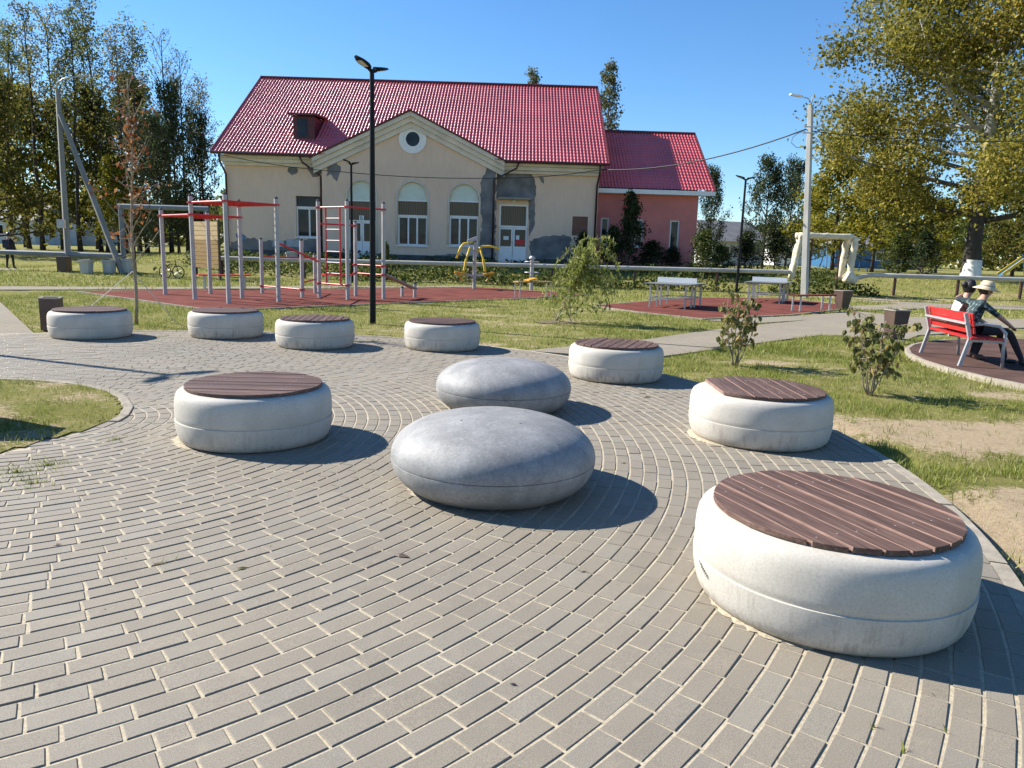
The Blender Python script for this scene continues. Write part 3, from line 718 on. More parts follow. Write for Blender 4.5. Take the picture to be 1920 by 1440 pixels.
PSL = (APZ-EAVE)/(PXR-APX+.35)
gw = MB(); wall(gw, XL, PXL, BZ-.3, EZ+.5, YW, YW+.4, [w1]); gw.build('wall', M['stucco'], house)
gw = MB(); wall(gw, PXR, XR, BZ-.3, EZ+.5, YW, YW+.4, [door2, board]); gw.build('wall', M['stucco'], house)
gw = MB(); wall(gw, PXL, PXR, BZ-.3, Gable(), YP, YP+.4, [d1, w2, w3]); gw.build('wall', M['stucco'], house)
gw = MB(); gw.box(PXL+.002, PXL+.4, YP+.4, YW+.4, BZ-.3, EZ+.4); gw.box(PXR-.4, PXR-.002, YP+.4, YW+.4, BZ-.3, EZ+.4); gw.build('return_wall', M['stucco'], house)['kind'] = 'stuff'
YB = 2*RY-EY
for x in (XL, XR-.4):                                        # gable end walls and back
    g = MB(); poly = [(YW+.402, BZ-.3), (YB-.9, BZ-.3), (YB-.9, EZ+.3), (RY, RZ-.35), (YW+.402, EZ+.3)]
    n = len(poly); g.add([(x, p[0], p[1]) for p in poly]+[(x+.4, p[0], p[1]) for p in poly], [tuple(reversed(range(n))), tuple(range(n, 2*n))]+[(i, (i+1) % n, n+(i+1) % n, n+i) for i in range(n)])
    g.build('end_wall', M['stucco'], house)
g = MB(); g.box(XL, XR, YB-.9, YB-.5, BZ-.3, EZ+.3); g.build('back_wall', M['stucco'], house)
g = MB(); g.box(XL-.05, PXL-.01, YW-.06, YW-.002, BZ-.3, BZ+.38); g.build('plinth', M['plinth'], house)
g = MB(); g.box(PXL-.05, bx(652, 400, YP)-.05, YP-.06, YP-.002, BZ-.3, BZ+.36); g.build('plinth', M['plinth'], house)
g = MB(); g.box(bx(704, 400, YP)+.05, PXR+.02, YP-.06, YP-.002, BZ-.3, BZ+.36); g.build('plinth', M['plinth'], house)
g = MB(); g.box(bx(990)+.05, XR+.05, YW-.06, YW-.002, BZ-.3, BZ+.36); g.build('plinth', M['plinth'], house)
# eaves cornices in three steps
def cornice(xa, xb, y, z):
    c = MB(); c.box(xa, xb, y-.22, y-.002, z, z+.16); c.build('cornice', M['cream'], house)
    c = MB(); c.box(xa-.06, xb+.06, y-.42, y-.002, z+.163, z+.36); c.build('cornice', M['cream'], house)
    c = MB(); c.box(xa-.1, xb+.1, y-.62, y-.002, z+.363, z+.50); c.build('cornice', M['cream'], house)
cornice(XL, PXL-.35, YW, EAVE-.62); cornice(PXR+.35, XR, YW, EAVE-.62)
# raking cornice of the pediment
def rake(sgn):
    for k, (d0, d1_, pr) in enumerate(((.52, .8, .16), (.25, .517, .32), (.02, .247, .5))):
        c = MB(); xe = (PXR if sgn > 0 else PXL)+sgn*.42
        def zt(x, d): return APZ-abs(x-APX)*PSL-d
        e = .0 if k else 0
        p = [(APX, zt(APX, d0)), (xe, zt(xe, d0)), (xe, zt(xe, d1_)), (APX, zt(APX, d1_))]
        c.plate(p, YP-pr, YP-.002 if k == 0 else YP-.003*k); c.build('pediment_cornice', M['cream'], house)
rake(1); rake(-1)
# metal-tile roof: waves across, steps down the slope
def tile_roof(name, xa, xb, y0, z0, y1, z1, mat_, parent, wave=.19, course=.36, amp=.03, step=.03, cut=None):
    L = math.hypot(y1-y0, z1-z0); ny_, nz_ = (y1-y0)/L, (z1-z0)/L
    nw = int((xb-xa)/wave); u = np.linspace(xa, xb, nw*6+1)
    nc = int(L/course); s = np.concatenate([[i*course, i*course+.03, i*course+course*.97] for i in range(nc)] + [[L]])
    off = np.concatenate([[step, step, 0.0] for i in range(nc)] + [[0]])
    U, S = np.meshgrid(u, s); H = amp*np.sin(2*math.pi*(U-xa)/wave) + off[:,None]
    Xc = U; Yc = y0+S*ny_-H*nz_; Zc = z0+S*nz_+H*ny_
    me = bpy.data.meshes.new(name); a, b_ = U.shape; id_ = np.arange(a*b_).reshape(a, b_)
    q_ = np.stack([id_[:-1,:-1], id_[:-1,1:], id_[1:,1:], id_[1:,:-1]], -1).reshape(-1, 4)
    if cut is not None:
        cx_ = (Xc[:-1,:-1]+Xc[1:,1:])/2; cz_ = (Zc[:-1,:-1]+Zc[1:,1:])/2; q_ = q_[~cut(cx_, cz_).ravel()]
    me.vertices.add(a*b_); me.vertices.foreach_set('co', np.stack([Xc, Yc, Zc], -1).astype(np.float32).ravel())
    me.loops.add(q_.size); me.loops.foreach_set('vertex_index', q_.astype(np.int32).ravel()); me.polygons.add(len(q_))
    me.polygons.foreach_set('loop_start', np.arange(0, q_.size, 4, dtype=np.int32)); me.polygons.foreach_set('loop_total', np.full(len(q_), 4, np.int32))
    me.polygons.foreach_set('use_smooth', np.ones(len(q_), bool)); me.update(calc_edges=True); me.materials.append(mat_)
    return link(name, me, parent)
RXL, RXR = at(395, 283, EY).x, at(1143, 303, EY).x
roof = tile_roof('roof', RXL, RXR, EY, EAVE-.02, RY, RZ, M['roof'], house, cut=lambda x, z: (np.abs(x-APX)*PSL < APZ-.12-z))
b2 = MB(); b2.add([(RXL, YB, EAVE), (RXR, YB, EAVE), (RXR, RY, RZ), (RXL, RY, RZ)], [(0,1,2,3)]); b2.build('roof_back', M['roof'], house)
b2 = MB(); b2.tube([(RXL-.02, RY, RZ+.02), (RXR+.02, RY, RZ+.02)], .1, 10); b2.build('ridge_cap', M['roof_edge'], roof)
for x in (RXL, RXR):
    b2 = MB(); b2.obox((x, EY-.02, EAVE-.05), (x, RY, RZ-.03), .05, .2); b2.build('barge_board', M['roof_edge'], roof)
for xa, xb in ((RXL, PXL-.45), (PXR+.45, RXR)):
    b2 = MB(); b2.tube([(xa, EY-.05, EAVE-.06), (xb, EY-.05, EAVE-.07)], .075, 10); b2.build('gutter', M['gutter'], roof)
# pediment roof running back into the main slope
yb_ = EY+(APZ-EAVE)/sl_
for s in (-1, 1):
    xe = (PXR if s > 0 else PXL)+s*.55; ze = APZ-abs(xe-APX)*PSL
    b2 = MB(); th = .07
    ya = EY+max(0, (ze-EAVE)/sl_)
    vs = [(APX, YP-.62, APZ+.0), (xe, YP-.62, ze), (xe, max(ya, YP-.3), ze), (APX, yb_+.15, APZ)]
    b2.add(vs+[(v[0], v[1], v[2]+th) for v in vs], [(0,1,2,3),(7,6,5,4),(0,4,5,1),(1,5,6,2),(2,6,7,3),(3,7,4,0)])
    b2.build('pediment_roof', M['roof_edge'], house)
# dormer
dx0, dx1 = at(550, 240, 42.6).x, at(590, 240, 42.6).x
dy0 = 42.6; dz0 = EAVE+(dy0-EY)*sl_; dz1 = dz0+1.22; dyb = EY+(dz1-EAVE)/sl_
dm = MB(); dm.add([(dx0,dy0,dz0-.3),(dx1,dy0,dz0-.3),(dx1,dy0,dz1),(dx0,dy0,dz1),(dx0,dyb,dz1),(dx1,dyb,dz1),(dx0,dyb,dz0),(dx1,dyb,dz0)], [(0,1,2,3),(0,3,4,6),(2,1,7,5)])
dorm = dm.build('dormer', M['dormer'], house)
dm = MB(); dm.add([(dx0-.2,dy0-.3,dz1+.02),(dx1+.2,dy0-.3,dz1+.02),(dx1+.2,dyb+.3,dz1+.2),(dx0-.2,dyb+.3,dz1+.2),(dx0-.2,dy0-.3,dz1+.12),(dx1+.2,dy0-.3,dz1+.12),(dx1+.2,dyb+.3,dz1+.3),(dx0-.2,dyb+.3,dz1+.3)],
   [(3,2,1,0),(4,5,6,7),(0,1,5,4),(1,2,6,5),(2,3,7,6),(3,0,4,7)]); dm.build('dormer_roof', M['roof_edge'], dorm)
dm = MB(); c_ = (dx0+dx1)/2-.1; dm.box(c_-.27, c_+.27, dy0-.03, dy0-.004, dz0+.12, dz1-.12); dm.build('dormer_pane', M['glass'], dorm)
# windows
def casement(parent, x0, x1, z0, z1, y, n, fw=.075, glass='glass', name='casement'):
    f = MB()
    zt, zb = z1, z0
    o = MB(); o.box(x0, x0+fw, y, y+.07, zb, zt); fr = o.build('window_frame', M['white'], parent)
    o = MB(); o.box(x1-fw, x1, y, y+.07, zb, zt); o.build('window_frame', M['white'], parent)
    o = MB(); o.box(x0+fw, x1-fw, y, y+.07, zt-fw, zt); o.build('window_frame', M['white'], parent)
    o = MB(); o.box(x0+fw, x1-fw, y, y+.07, zb, zb+fw); o.build('window_frame', M['white'], parent)
    W = (x1-x0-2*fw)/n
    for i in range(n):
        a = x0+fw+i*W
        if i: o = MB(); o.box(a-fw*.6, a+fw*.6, y+.003, y+.067, zb+fw, zt-fw); o.build('mullion', M['white'], parent)
        p = MB(); p.box(a+(fw*.6 if i else 0), a+W-(fw*.6 if i < n-1 else 0), y+.03, y+.045, zb+fw, zt-fw); p.build('pane', M[glass], parent)
def arched(o_, y, zp, zc, door=False, lab=None):
    xa, xb, za, zb, ar = o_
    root = link('arched_door' if door else 'arched_window', None, house)
    n = 16; c = (xa+xb)/2; h = (xb-xa)/2
    arc_ = [(c+h*math.cos(t_), zb-ar+ar*math.sin(t_)) for t_ in np.linspace(0, math.pi, n)]
    p = MB(); p.plate([(xb, zp), (xb, zb-ar)]+arc_[1:-1]+[(xa, zb-ar), (xa, zp)], y+.12, y+.17); p.build('tympanum', M['mint'], root)
    tr = MB(); pts = [(x_, y-.02, z_) for x_, z_ in [(xb+.07, za if not door else BZ+.15)]+[(c+(h+.07)*math.cos(t_), zb-ar+(ar+.07)*math.sin(t_)) for t_ in np.linspace(0, math.pi, n)]+[(xa-.07, za if not door else BZ+.15)]]
    tr.tube(pts, .05, 6); tr.build('arch_trim', M['cream'], root, smooth=True)
    q_ = MB(); q_.box(xa, xb, y+.17, y+.18, zc+.03, zp-.03); q_.build('curtain_pane', M['curtain'], root)
    for z_ in (zp, zc): q_ = MB(); q_.box(xa, xb, y+.10, y+.185, z_-.04, z_+.04); q_.build('transom', M['white'], root)
    if not door:
        casement(root, xa, xb, za, zc-.04, y+.13, 3)
        q_ = MB(); q_.box(xa-.1, xb+.1, y-.12, y+.128, za-.07, za); q_.build('sill', M['white'], root)
    else: door_leaf(root, xa, xb, za, zc-.04, y+.13, 2)
    return root
def door_leaf(root, xa, xb, za, zt, y, n):
    W = (xb-xa)/n; zm = za+(zt-za)*.46
    for i in range(n):
        a = xa+i*W+.01; b_ = xa+(i+1)*W-.01
        d = MB(); d.box(a, b_, y, y+.06, za, zm); lf = d.build('door_panel', M['white'], root)
        d = MB(); d.box(a, a+.09, y+.002, y+.058, zm, zt); d.build('door_stile', M['white'], root)
        d = MB(); d.box(b_-.09, b_, y+.002, y+.058, zm, zt); d.build('door_stile', M['white'], root)
        d = MB(); d.box(a+.09, b_-.09, y+.002, y+.058, zt-.1, zt); d.build('door_rail', M['white'], root)
        d = MB(); d.box(a+.09, b_-.09, y+.025, y+.035, zm, zt-.1); d.build('pane', M['glass'], root)
    d = MB(); d.tube([(xa+W-.06, y-.06, za+.95), (xa+W-.06, y-.06, za+1.2)], .015, 6); d.build('handle', M['galv'], root)
arched(d1, YP, bz(376, 678, YP), bz(414, 678, YP), True)
arched(w2, YP, bz(376, 773, YP), bz(404.5, 773, YP)); arched(w3, YP, bz(377.5, 870, YP), bz(406, 870, YP))
r1 = link('window', None, house); zc = bz(389, 580)
q_ = MB(); q_.box(w1[0]+.03, w1[1]-.03, YW+.17, YW+.18, zc, w1[3]-.03); q_.build('upper_pane', M['glass'], r1)
q_ = MB(); q_.box(w1[0], w1[1], YW+.1, YW+.185, zc-.03, zc+.05); q_.build('transom', M['white'], r1)
casement(r1, w1[0], w1[1], w1[2], zc-.03, YW+.13, 2)
q_ = MB(); q_.box(w1[0]-.08, w1[1]+.08, YW-.12, YW+.128, w1[2]-.07, w1[2]); q_.build('sill', M['white'], r1)
r2 = link('service_door', None, house); zc = bz(426, 963)
q_ = MB(); q_.box(door2[0]+.1, door2[1]-.1, YW+.17, YW+.18, zc+.08, door2[3]-.1); q_.build('curtain_pane', M['curtain'], r2)
for a, b_ in ((door2[0], door2[0]+.1), (door2[1]-.1, door2[1])): q_ = MB(); q_.box(a, b_, YW+.05, YW+.185, zc-.02, door2[3]); q_.build('door_frame', M['white'], r2)
for a, b_ in ((door2[3]-.1, door2[3]), (zc-.02, zc+.08)): q_ = MB(); q_.box(door2[0]+.1, door2[1]-.1, YW+.05, YW+.185, a, b_); q_.build('door_frame', M['white'], r2)
door_leaf(r2, door2[0], door2[1], door2[2], zc-.025, YW+.1, 2)
q_ = MB(); q_.box(bx(934), bx(995), YW-.55, YW-.003, bz(375, 963), bz(371.5, 963)); q_.build('door_canopy', M['kerb'], r2)
q_ = MB(); q_.lathe([(0,0),(.09,0),(.11,.06),(.06,.12),(0,.12)], 12, (bx(963), YW-.12, bz(379, 963))); q_.build('wall_lamp', M['white'], r2)
for pxa, pxb, pya, pyb, mm in ((945, 955, 443, 450, 'paper'), (969, 975, 441, 449, 'paper'), (969, 985, 449, 458, 'red_paper')):
    q_ = MB(); q_.box(bx(pxa), bx(pxb), YW+.085, YW+.095, bz(pyb, 960), bz(pya, 960)); q_.build('notice', M[mm], r2)
q_ = MB(); q_.box(board[0], board[1], YW+.05, YW+.1, board[2], board[3]); q_.build('boarded_opening', M['brown_board'], house)
q_ = MB(); q_.box(bx(673, 400, YP), bx(682, 400, YP), YP+.06, YP+.09, bz(414, 678, YP), bz(404, 678, YP)); s_ = q_.build('door_sign', M['paper'], house)
# the letter on the door sign
cu = bpy.data.curves.new('door_letter', 'FONT'); cu.body = 'Б'; cu.size = .28; cu.extrude = .002; cu.align_x = 'CENTER'
lo_ = bpy.data.objects.new('door_letter', cu); C.objects.link(lo_); lo_.parent = s_; lo_.location = (bx(677.5, 400, YP), YP+.056, bz(412, 678, YP)); lo_.rotation_euler = (R(90), 0, 0); cu.materials.append(M['ink'])
lm_ = bpy.data.meshes.new_from_object(lo_); mw_ = lo_.matrix_basis.copy(); bpy.data.objects.remove(lo_)
lo_ = link('letter', lm_, s_); lo_.matrix_basis = mw_
# round window
ocx, ocz = at(774, 261, YP).x, at(774, 261, YP).z
def annulus(r0, r1_, y0, y1, n=40):
    m_ = MB(); vs = []
    for y in (y0, y1):
        for rr in (r0, r1_):
            vs += [(ocx+rr*math.cos(2*math.pi*k/n), y, ocz+rr*math.sin(2*math.pi*k/n)) for k in range(n)]
    fs = []
    for k in range(n):
        k2 = (k+1) % n
        fs += [(k, n+k, n+k2, k2)[::-1], (2*n+k, 3*n+k, 3*n+k2, 2*n+k2), (n+k, n+k2, 3*n+k2, 3*n+k)[::-1], (k, k2, 2*n+k2, 2*n+k)]
    m_.add(vs, fs); return m_
rw_ = link('round_window', None, house)
annulus(.5, .76, YP-.07, YP-.003).build('window_surround', M['white'], rw_); annulus(.38, .497, YP-.045, YP-.004).build('window_frame', M['white'], rw_)
d_ = MB(); d_.plate([(ocx+.39*math.cos(a), ocz+.39*math.sin(a)) for a in np.linspace(0, 2*math.pi, 32, endpoint=False)], YP-.02, YP-.005); d_.build('pane', M['glass'], rw_)
# patches of bare grey render, each with its own ragged outline
def patch(pts, y, mat_='grey_render', name='bare_render', seed=0, rag=.16):
    rnd = random.Random(seed); out = []
    P_ = [at(a, b_, y) for a, b_ in pts]
    for p, q_ in zip(P_, P_[1:]+P_[:1]):
        L = (q_-p).length; k = max(1, int(L/.16))
        for i in range(k):
            v = p.lerp(q_, i/k); out.append((v.x+rnd.uniform(-rag, rag)*(.3 if i == 0 else 1), v.z+rnd.uniform(-rag, rag)*(.3 if i == 0 else 1)))
    m_ = MB(); m_.plate(out, y-.008-.0005*seed, y-.001); m_.build(name, M[mat_], house)
patch([(606,290),(588,298),(578,306),(570,305),(577,318),(586,332),(598,330),(606,322)], YW, seed=1, rag=.09); patch([(540,315),(549,311),(559,318),(557,325),(547,328),(539,321)], YW, seed=2, rag=.07)
patch([(612,298),(630,302),(638,312),(636,326),(632,341),(625,334),(620,326),(612,330)], YP, seed=3, rag=.09)
patch([(931,309),(950,312),(990,318),(1003,337),(1005,364),(1003,371),(931,371)], YW, seed=4, rag=.05)
patch([(991.5,371),(1003,371),(1003,420),(995,437),(991.5,445)], YW, seed=13, rag=.03)
patch([(930,306),(912,312),(905,330),(899,365),(901,400),(905,430),(900,450),(898,490),(929,490)], YP, seed=5, rag=.08)
patch([(992,452),(1010,447),(1030,443),(1055,440),(1070,444),(1072,494),(992,494)], YW, seed=6, rag=.1)
patch([(432,452),(470,447),(500,452),(540,450),(600,446),(605,478),(430,478)], YW, 'grey_render', seed=7, rag=.1)
patch([(442,440),(452,436),(462,444),(458,452),(446,450)], YW, 'graffiti', 'graffiti_patch', 8, .08)
patch([(512,450),(532,451),(532,463),(511,462)], YW-.01, 'whitewash', 'whitewashed_patch', 9, .01); patch([(537,448),(570,449),(570,464),(536,462)], YW-.01, 'whitewash', 'whitewashed_patch', 10, .01)
patch([(1010,330),(1019,333),(1020,345),(1014,340)], YW, 'grey_render', seed=11, rag=.05)
patch([(800,482),(830,478),(860,477),(895,482),(897,490),(800,488)], YP, 'grey_render', seed=12, rag=.08)
# drainpipes
def drain(pts, r=.055):
    m_ = MB(); m_.tube(pts, r, 8); m_.build('drainpipe', M['gutter'], house, smooth=True)
zg = BZ+.25
drain([(XL+.05, EY+.0, EAVE-.12), (XL+.05, EY+.1, EAVE-.5), (XL+.12, YW-.12, EAVE-1.1), (XL+.12, YW-.12, zg)])
xp = PXL-.1; drain([(bx(572), EY, EAVE-.12), (bx(575), EY+.1, EAVE-.4), (xp, YW-.13, bz(331, 614)), (xp, YW-.13, zg)])
xp = PXR-.14; drain([(bx(970), EY, EAVE-.12), (bx(966), EY+.1, EAVE-.4), (xp, YP-.13, bz(338, 925)), (xp, YP-.13, zg)])
drain([(XR-.05, EY, EAVE-.12), (XR-.05, EY+.1, EAVE-.5), (XR-.1, YW-.12, EAVE-1.1), (XR-.1, YW-.12, zg)])
st_ = MB(); st_.box(door2[0]-.3, door2[1]+.3, YW-1.0, YW-.07, BZ-.3, BZ+.12); st_.build('door_step', M['kerb'], house)
st_ = MB(); st_.box(d1[0]-.3, d1[1]+.3, YP-1.0, YP-.07, BZ-.3, BZ+.12); st_.build('door_step', M['kerb'], house)

# ---------------------------------------------------------------- the pink annex
YA = 43.2
ann = thing('annex', 'low pink annex with red tiled roof at the right end of the club house', 'building')
AXL, AXR = XR+.02, at(1308, 400, YA).x
AE, AEY = at(1230, 354, YA-.55).z, YA-.55; ARY = AEY+6.1; ARZ = at(1220, 249, ARY).z
aw = [(at(a, 430, YA).x, at(b_, 430, YA).x, at(1200, c_, YA).z, at(1200, d_, YA).z, 0) for a, b_, c_, d_ in ((1126, 1141, 461, 410), (1190, 1206, 463, 411), (1256, 1274, 465, 411))]
g = MB(); wall(g, AXL, AXR, BZ-.3, AE-.05, YA, YA+.35, aw); g.build('wall', M['pink'], ann)
AYB = 2*ARY-AEY
g = MB(); poly = [(YA+.352, BZ-.3), (AYB-.6, BZ-.3), (AYB-.6, AE-.2), (ARY, ARZ-.25), (YA+.352, AE+.1)]; n = 5
g.add([(AXR-.35, p[0], p[1]) for p in poly]+[(AXR, p[0], p[1]) for p in poly], [tuple(reversed(range(n))), tuple(range(n, 2*n))]+[(i, (i+1) % n, n+(i+1) % n, n+i) for i in range(n)]); g.build('end_wall', M['pink'], ann)
g = MB(); g.box(AXL, AXR, AYB-.6, AYB-.25, BZ-.3, AE-.2); g.build('back_wall', M['pink'], ann)
for xa, xb, za, zb, _ in aw:
    r_ = link('window', None, ann); casement(r_, xa, xb, za, zb, YA+.08, 1, .085)
    q_ = MB(); q_.box(xa-.05, xb+.05, YA-.08, YA+.078, za-.06, za); q_.build('sill', M['white'], r_)
ARX = at(1342, 355, AEY).x
ar_ = tile_roof('roof', AXL-.15, ARX, AEY, AE-.02, ARY, ARZ, M['roof'], ann)
g = MB(); g.add([(AXL-.15, AYB, AE), (ARX, AYB, AE), (ARX, ARY, ARZ), (AXL-.15, ARY, ARZ)], [(0,1,2,3)]); g.build('roof_back', M['roof'], ann)
g = MB(); g.tube([(AXL, ARY, ARZ+.02), (ARX, ARY, ARZ+.02)], .09, 10); g.build('ridge_cap', M['roof_edge'], ar_)
g = MB(); g.obox((ARX, AEY, AE-.05), (ARX, ARY, ARZ-.03), .05, .2); g.build('barge_board', M['roof_edge'], ar_)
g = MB(); g.box(AXL, ARX, AEY-.05, AEY+.1, AE-.3, AE-.06); g.build('fascia', M['white'], ar_)
g = MB(); g.box(AXL, ARX-.3, AEY+.103, YA-.003, AE-.3, AE-.24); g.build('soffit', M['white'], ar_)
q_ = MB(); x_, z_ = at(1174, 391, YA).x, at(1174, 391, YA).z; q_.box(x_-.13, x_+.13, YA-.2, YA-.003, z_-.16, z_+.16); q_.build('alarm_box', M['red_paper'], ann, bevel=.02)
q_ = MB(); q_.tube([(x_, YA-.05, z_+.16), (x_, YA-.05, z_+.42), (x_-.3, YA-.05, z_+.45)], .02, 6); q_.build('conduit', M['cable'], ann)
# ---------------------------------------------------------------- lamp posts
HEAD = Vector((.42, .91, 0))
def lamp_post(x, y, h, lab, z=None, axis=HEAD, first=[None]):
    t_ = thing('lamp_post', lab, 'street lamp', (x, y, tz(x, y) if z is None else z), math.atan2(axis.y, axis.x), 'black twin-headed lamp posts')
    p = MB(); p.tube([(0,0,-.1),(0,0,h*.5),(0,0,h)], [.066,.058,.046], 16); p.build('pole', M['black'], t_, smooth='auto')
    for s in (-1, 1):
        d = Vector((s, 0, 0)); a = MB(); a.tube([(0,0,h-.06), d*.06+Vector((0,0,h-.03)), d*.14+Vector((0,0,h+.0))], .03, 8); arm = a.build('arm', M['black'], t_)
        hd = MB(); n = 9; vs = []; tilt = .26
        for k in range(n):
            f_ = k/(n-1); L = .08+.44*f_; wd = .045+.075*math.sin(math.pi*min(1, f_*1.08))**.6*(1 if f_ < .9 else .7); th = .045*(1-f_*.6)
            for a_, b_ in ((-1,-.3),(-.6,-1),(.6,-1),(1,-.3),(.6,1),(-.6,1)):
                vs.append((s*L, a_*wd, h-.0+L*tilt*.9+b_*th))
        fs = [tuple(range(6)), tuple(reversed(range((n-1)*6, n*6)))]
        for k in range(n-1):
            for i in range(6): fs.append((k*6+i, k*6+(i+1) % 6, k*6+6+(i+1) % 6, k*6+6+i))
        hd.add(vs, fs); ho = hd.build('lamp_head', M['black'], t_, bevel=.004)
        ln = MB(); ln.obox((s*.2, 0, h+.2*tilt*.9-.041), (s*.42, 0, h+.42*tilt*.9-.031), .11, .01); ln.build('lens', M['lens'], ho)
    return t_
lamp_post(-3.01, 15.55, 5.1, 'tall black lamp post with two flat heads on the lawn behind the seats', 0)
q_ = at(1381, 548); lamp_post(10.35, 34.4, 5.2, 'black lamp post far behind the tennis tables at the right', -.02, Vector((.95,.3,0)))
lamp_post(at(660, 500, 33.2).x, 33.2, 5.2, 'thin far black lamp post in front of the arched door', -.02)
lamp_post(-10.73, 11.12, 5.1, 'black lamp post left of the picture whose shadow crosses the plaza', 0)

# ---------------------------------------------------------------- litter bins
def bin_box(x, y, w0, w1, h, rz, lab, z=-.02, grp='brown litter bins'):
    t_ = thing('litter_bin', lab, 'bin', (x, y, z), rz, grp)
    for k in range(4):
        m_ = MB(); a = Matrix.Rotation(k*math.pi/2, 3, 'Z')
        vs = [a @ Vector(v) for v in ((-w0/2+.004,-w0/2,.03),(w0/2-.004,-w0/2,.03),(w1/2-.004,-w1/2,h),(-w1/2+.004,-w1/2,h))]
        vs += [a @ Vector(v) for v in ((-w0/2+.004,-w0/2+.02,.03),(w0/2-.004,-w0/2+.02,.03),(w1/2-.004,-w1/2+.02,h),(-w1/2+.004,-w1/2+.02,h))]
        m_.add(vs, [(0,1,2,3),(7,6,5,4),(0,4,5,1),(1,5,6,2),(2,6,7,3),(3,7,4,0)]); m_.build('side_panel', M['bin'], t_)
    for k in range(4):
        m_ = MB(); a = Matrix.Rotation(k*math.pi/2, 3, 'Z')
        m_.obox(a @ Vector((-w1/2, -w1/2+.01, h+.012)), a @ Vector((w1/2-.021, -w1/2+.01, h+.012)), .04, .022); m_.build('rim', M['binlight'], t_)
    m_ = MB(); m_.box(-w0/2+.03, w0/2-.03, -w0/2+.03, w0/2-.03, 0, .05); m_.build('foot', M['black'], t_)
    return t_
bin_box(-7.93, 12.5, .3, .3, .56, R(20), 'square brown litter bin behind the leftmost round seat', -.01)
bin_box(11.2, 25.1, .28, .44, .64, R(20), 'tapered brown litter bin beside the red bench on the table ground')
bin_box(8.12, 15.55, .28, .36, .6, R(10), 'tapered dark brown litter bin behind the nearer wilting shrub', .0)
bin_box(-4.62, 5.97, .4, .4, .56, R(12), 'unseen brown bin added left of the picture to shade the grass island', 0)  # out of view, added to throw a shadow over the island's near corner
b_ = at(121, 511); bin_box(b_.x, b_.y, .42, .44, .75, 0, 'black litter bin at the foot of the strutted concrete pole', grp='bins by the far path')
def urn(px, lab):
    p = at(px, 511.5+px*.012); t_ = thing('concrete_urn', lab, 'urn', (p.x, p.y, tz(p.x, p.y)), 0, 'concrete litter urns')
    m_ = MB(); m_.lathe([(0,0),(.25,0),(.27,.03),(.3,.5),(.34,.55),(.34,.62),(.27,.62),(.25,.2),(0,.2)], 8); m_.build('bowl', M['pole'], t_)
    m_ = MB(); m_.lathe([(0,.56),(.26,.56),(.24,.64),(.1,.67),(0,.67)], 12); m_.build('liner', M['plinth'], t_)
urn(163, 'grey concrete litter urn nearest the strutted pole on the far path'); urn(206, 'middle grey concrete litter urn on the far path'); urn(243, 'grey concrete litter urn behind the staked sapling')
urn(548, 'grey concrete urn seen between the gym posts, left one'); 

# ---------------------------------------------------------------- concrete poles, cables
def cpole(top, foot, w0, w1, lab, name='concrete_pole', mat_='pole'):
    t_ = thing(name, lab, 'utility pole', (foot.x, foot.y, foot.z))
    m_ = MB(); m_.tube([(0,0,-.5), top-foot], [w0*.7, w1*.7], 4); m_.build('shaft', M[mat_], t_, bevel=.02)
    return t_, top-foot
YPL = 35.0
pt, pf = at(108, 168, YPL), at(128, 497, YPL); pf.z = tz(pf.x, pf.y); lp, v = cpole(pt, pf, .25, .18, 'concrete utility pole with a slanting strut at the left', mat_='pole_dark')
stt = at(116, 215, YPL)-pf; stf = at(238, 478, YPL)-pf; stf.z = tz(stf.x+pf.x, YPL)-pf.z-.2
m_ = MB(); m_.tube([stf+Vector((0,-.4,0)), stt+Vector((0,-.13,0))], [.17,.12], 4); m_.build('strut', M['pole_dark'], lp, bevel=.02)
a0 = v+Vector((0,-.12,-.1)); m_ = MB(); m_.tube([a0, a0+Vector((.05,0,.35)), a0+Vector((.4,-.05,.55)), a0+Vector((1.1,-.1,.65))], .025, 8); arm = m_.build('lamp_arm', M['galv'], lp, smooth=True)
m_ = MB(); m_.obox(a0+Vector((1.1,-.1,.65)), a0+Vector((1.6,-.15,.68)), .16, .09); m_.build('lamp_head', M['steel'], arm, bevel=.02)
bx_ = at(121, 420, YPL)-pf; m_ = MB(); m_.box(bx_.x-.17, bx_.x+.17, -.33, -.17, bx_.z-.2, bx_.z+.2); m_.build('meter_box', M['steel'], lp, bevel=.01)
YPR = 33.2
qt, qf = at(1520, 198, YPR), at(1514, 512, YPR); qf.z = tz(qf.x, qf.y); rp, v2 = cpole(qt, qf, .27, .19, 'pale concrete utility pole with lamp and cables at the right')
a0 = v2+Vector((0,-.1,-.1)); m_ = MB(); m_.tube([a0, a0+Vector((-.02,0,.2)), a0+Vector((-.2,-.05,.36)), a0+Vector((-.55,-.12,.42))], .022, 8); arm = m_.build('lamp_arm', M['galv'], rp, smooth=True)
m_ = MB(); m_.obox(a0+Vector((-.5,-.11,.42)), a0+Vector((-1.05,-.24,.46)), .17, .08); m_.build('lamp_head', M['white'], arm, bevel=.02)
m_ = MB(); m_.tube([v2+Vector((0,-.1,.0)), v2+Vector((0,-.1,.35))], .02, 6); m_.build('top_pin', M['galv'], rp)
for k, dz in enumerate((-.9, -1.15)):
    m_ = MB(); m_.obox(v2+Vector((-.25,-.14,dz)), v2+Vector((.35,-.14,dz)), .05, .05); m_.build('bracket', M['galv'], rp)
def cable(pts, sag, lab, r=.018, n=14):
    out = []
    for p, q2 in zip(pts, pts[1:]):
        for i in range(n):
            f_ = i/n; w_ = p.lerp(q2, f_); w_.z -= sag*4*f_*(1-f_); out.append(w_)
    out.append(pts[-1]); m_ = MB(); m_.tube(out, r, 5); return tag(m_.build('cable', M['cable'], None, smooth=True), lab, 'cable')
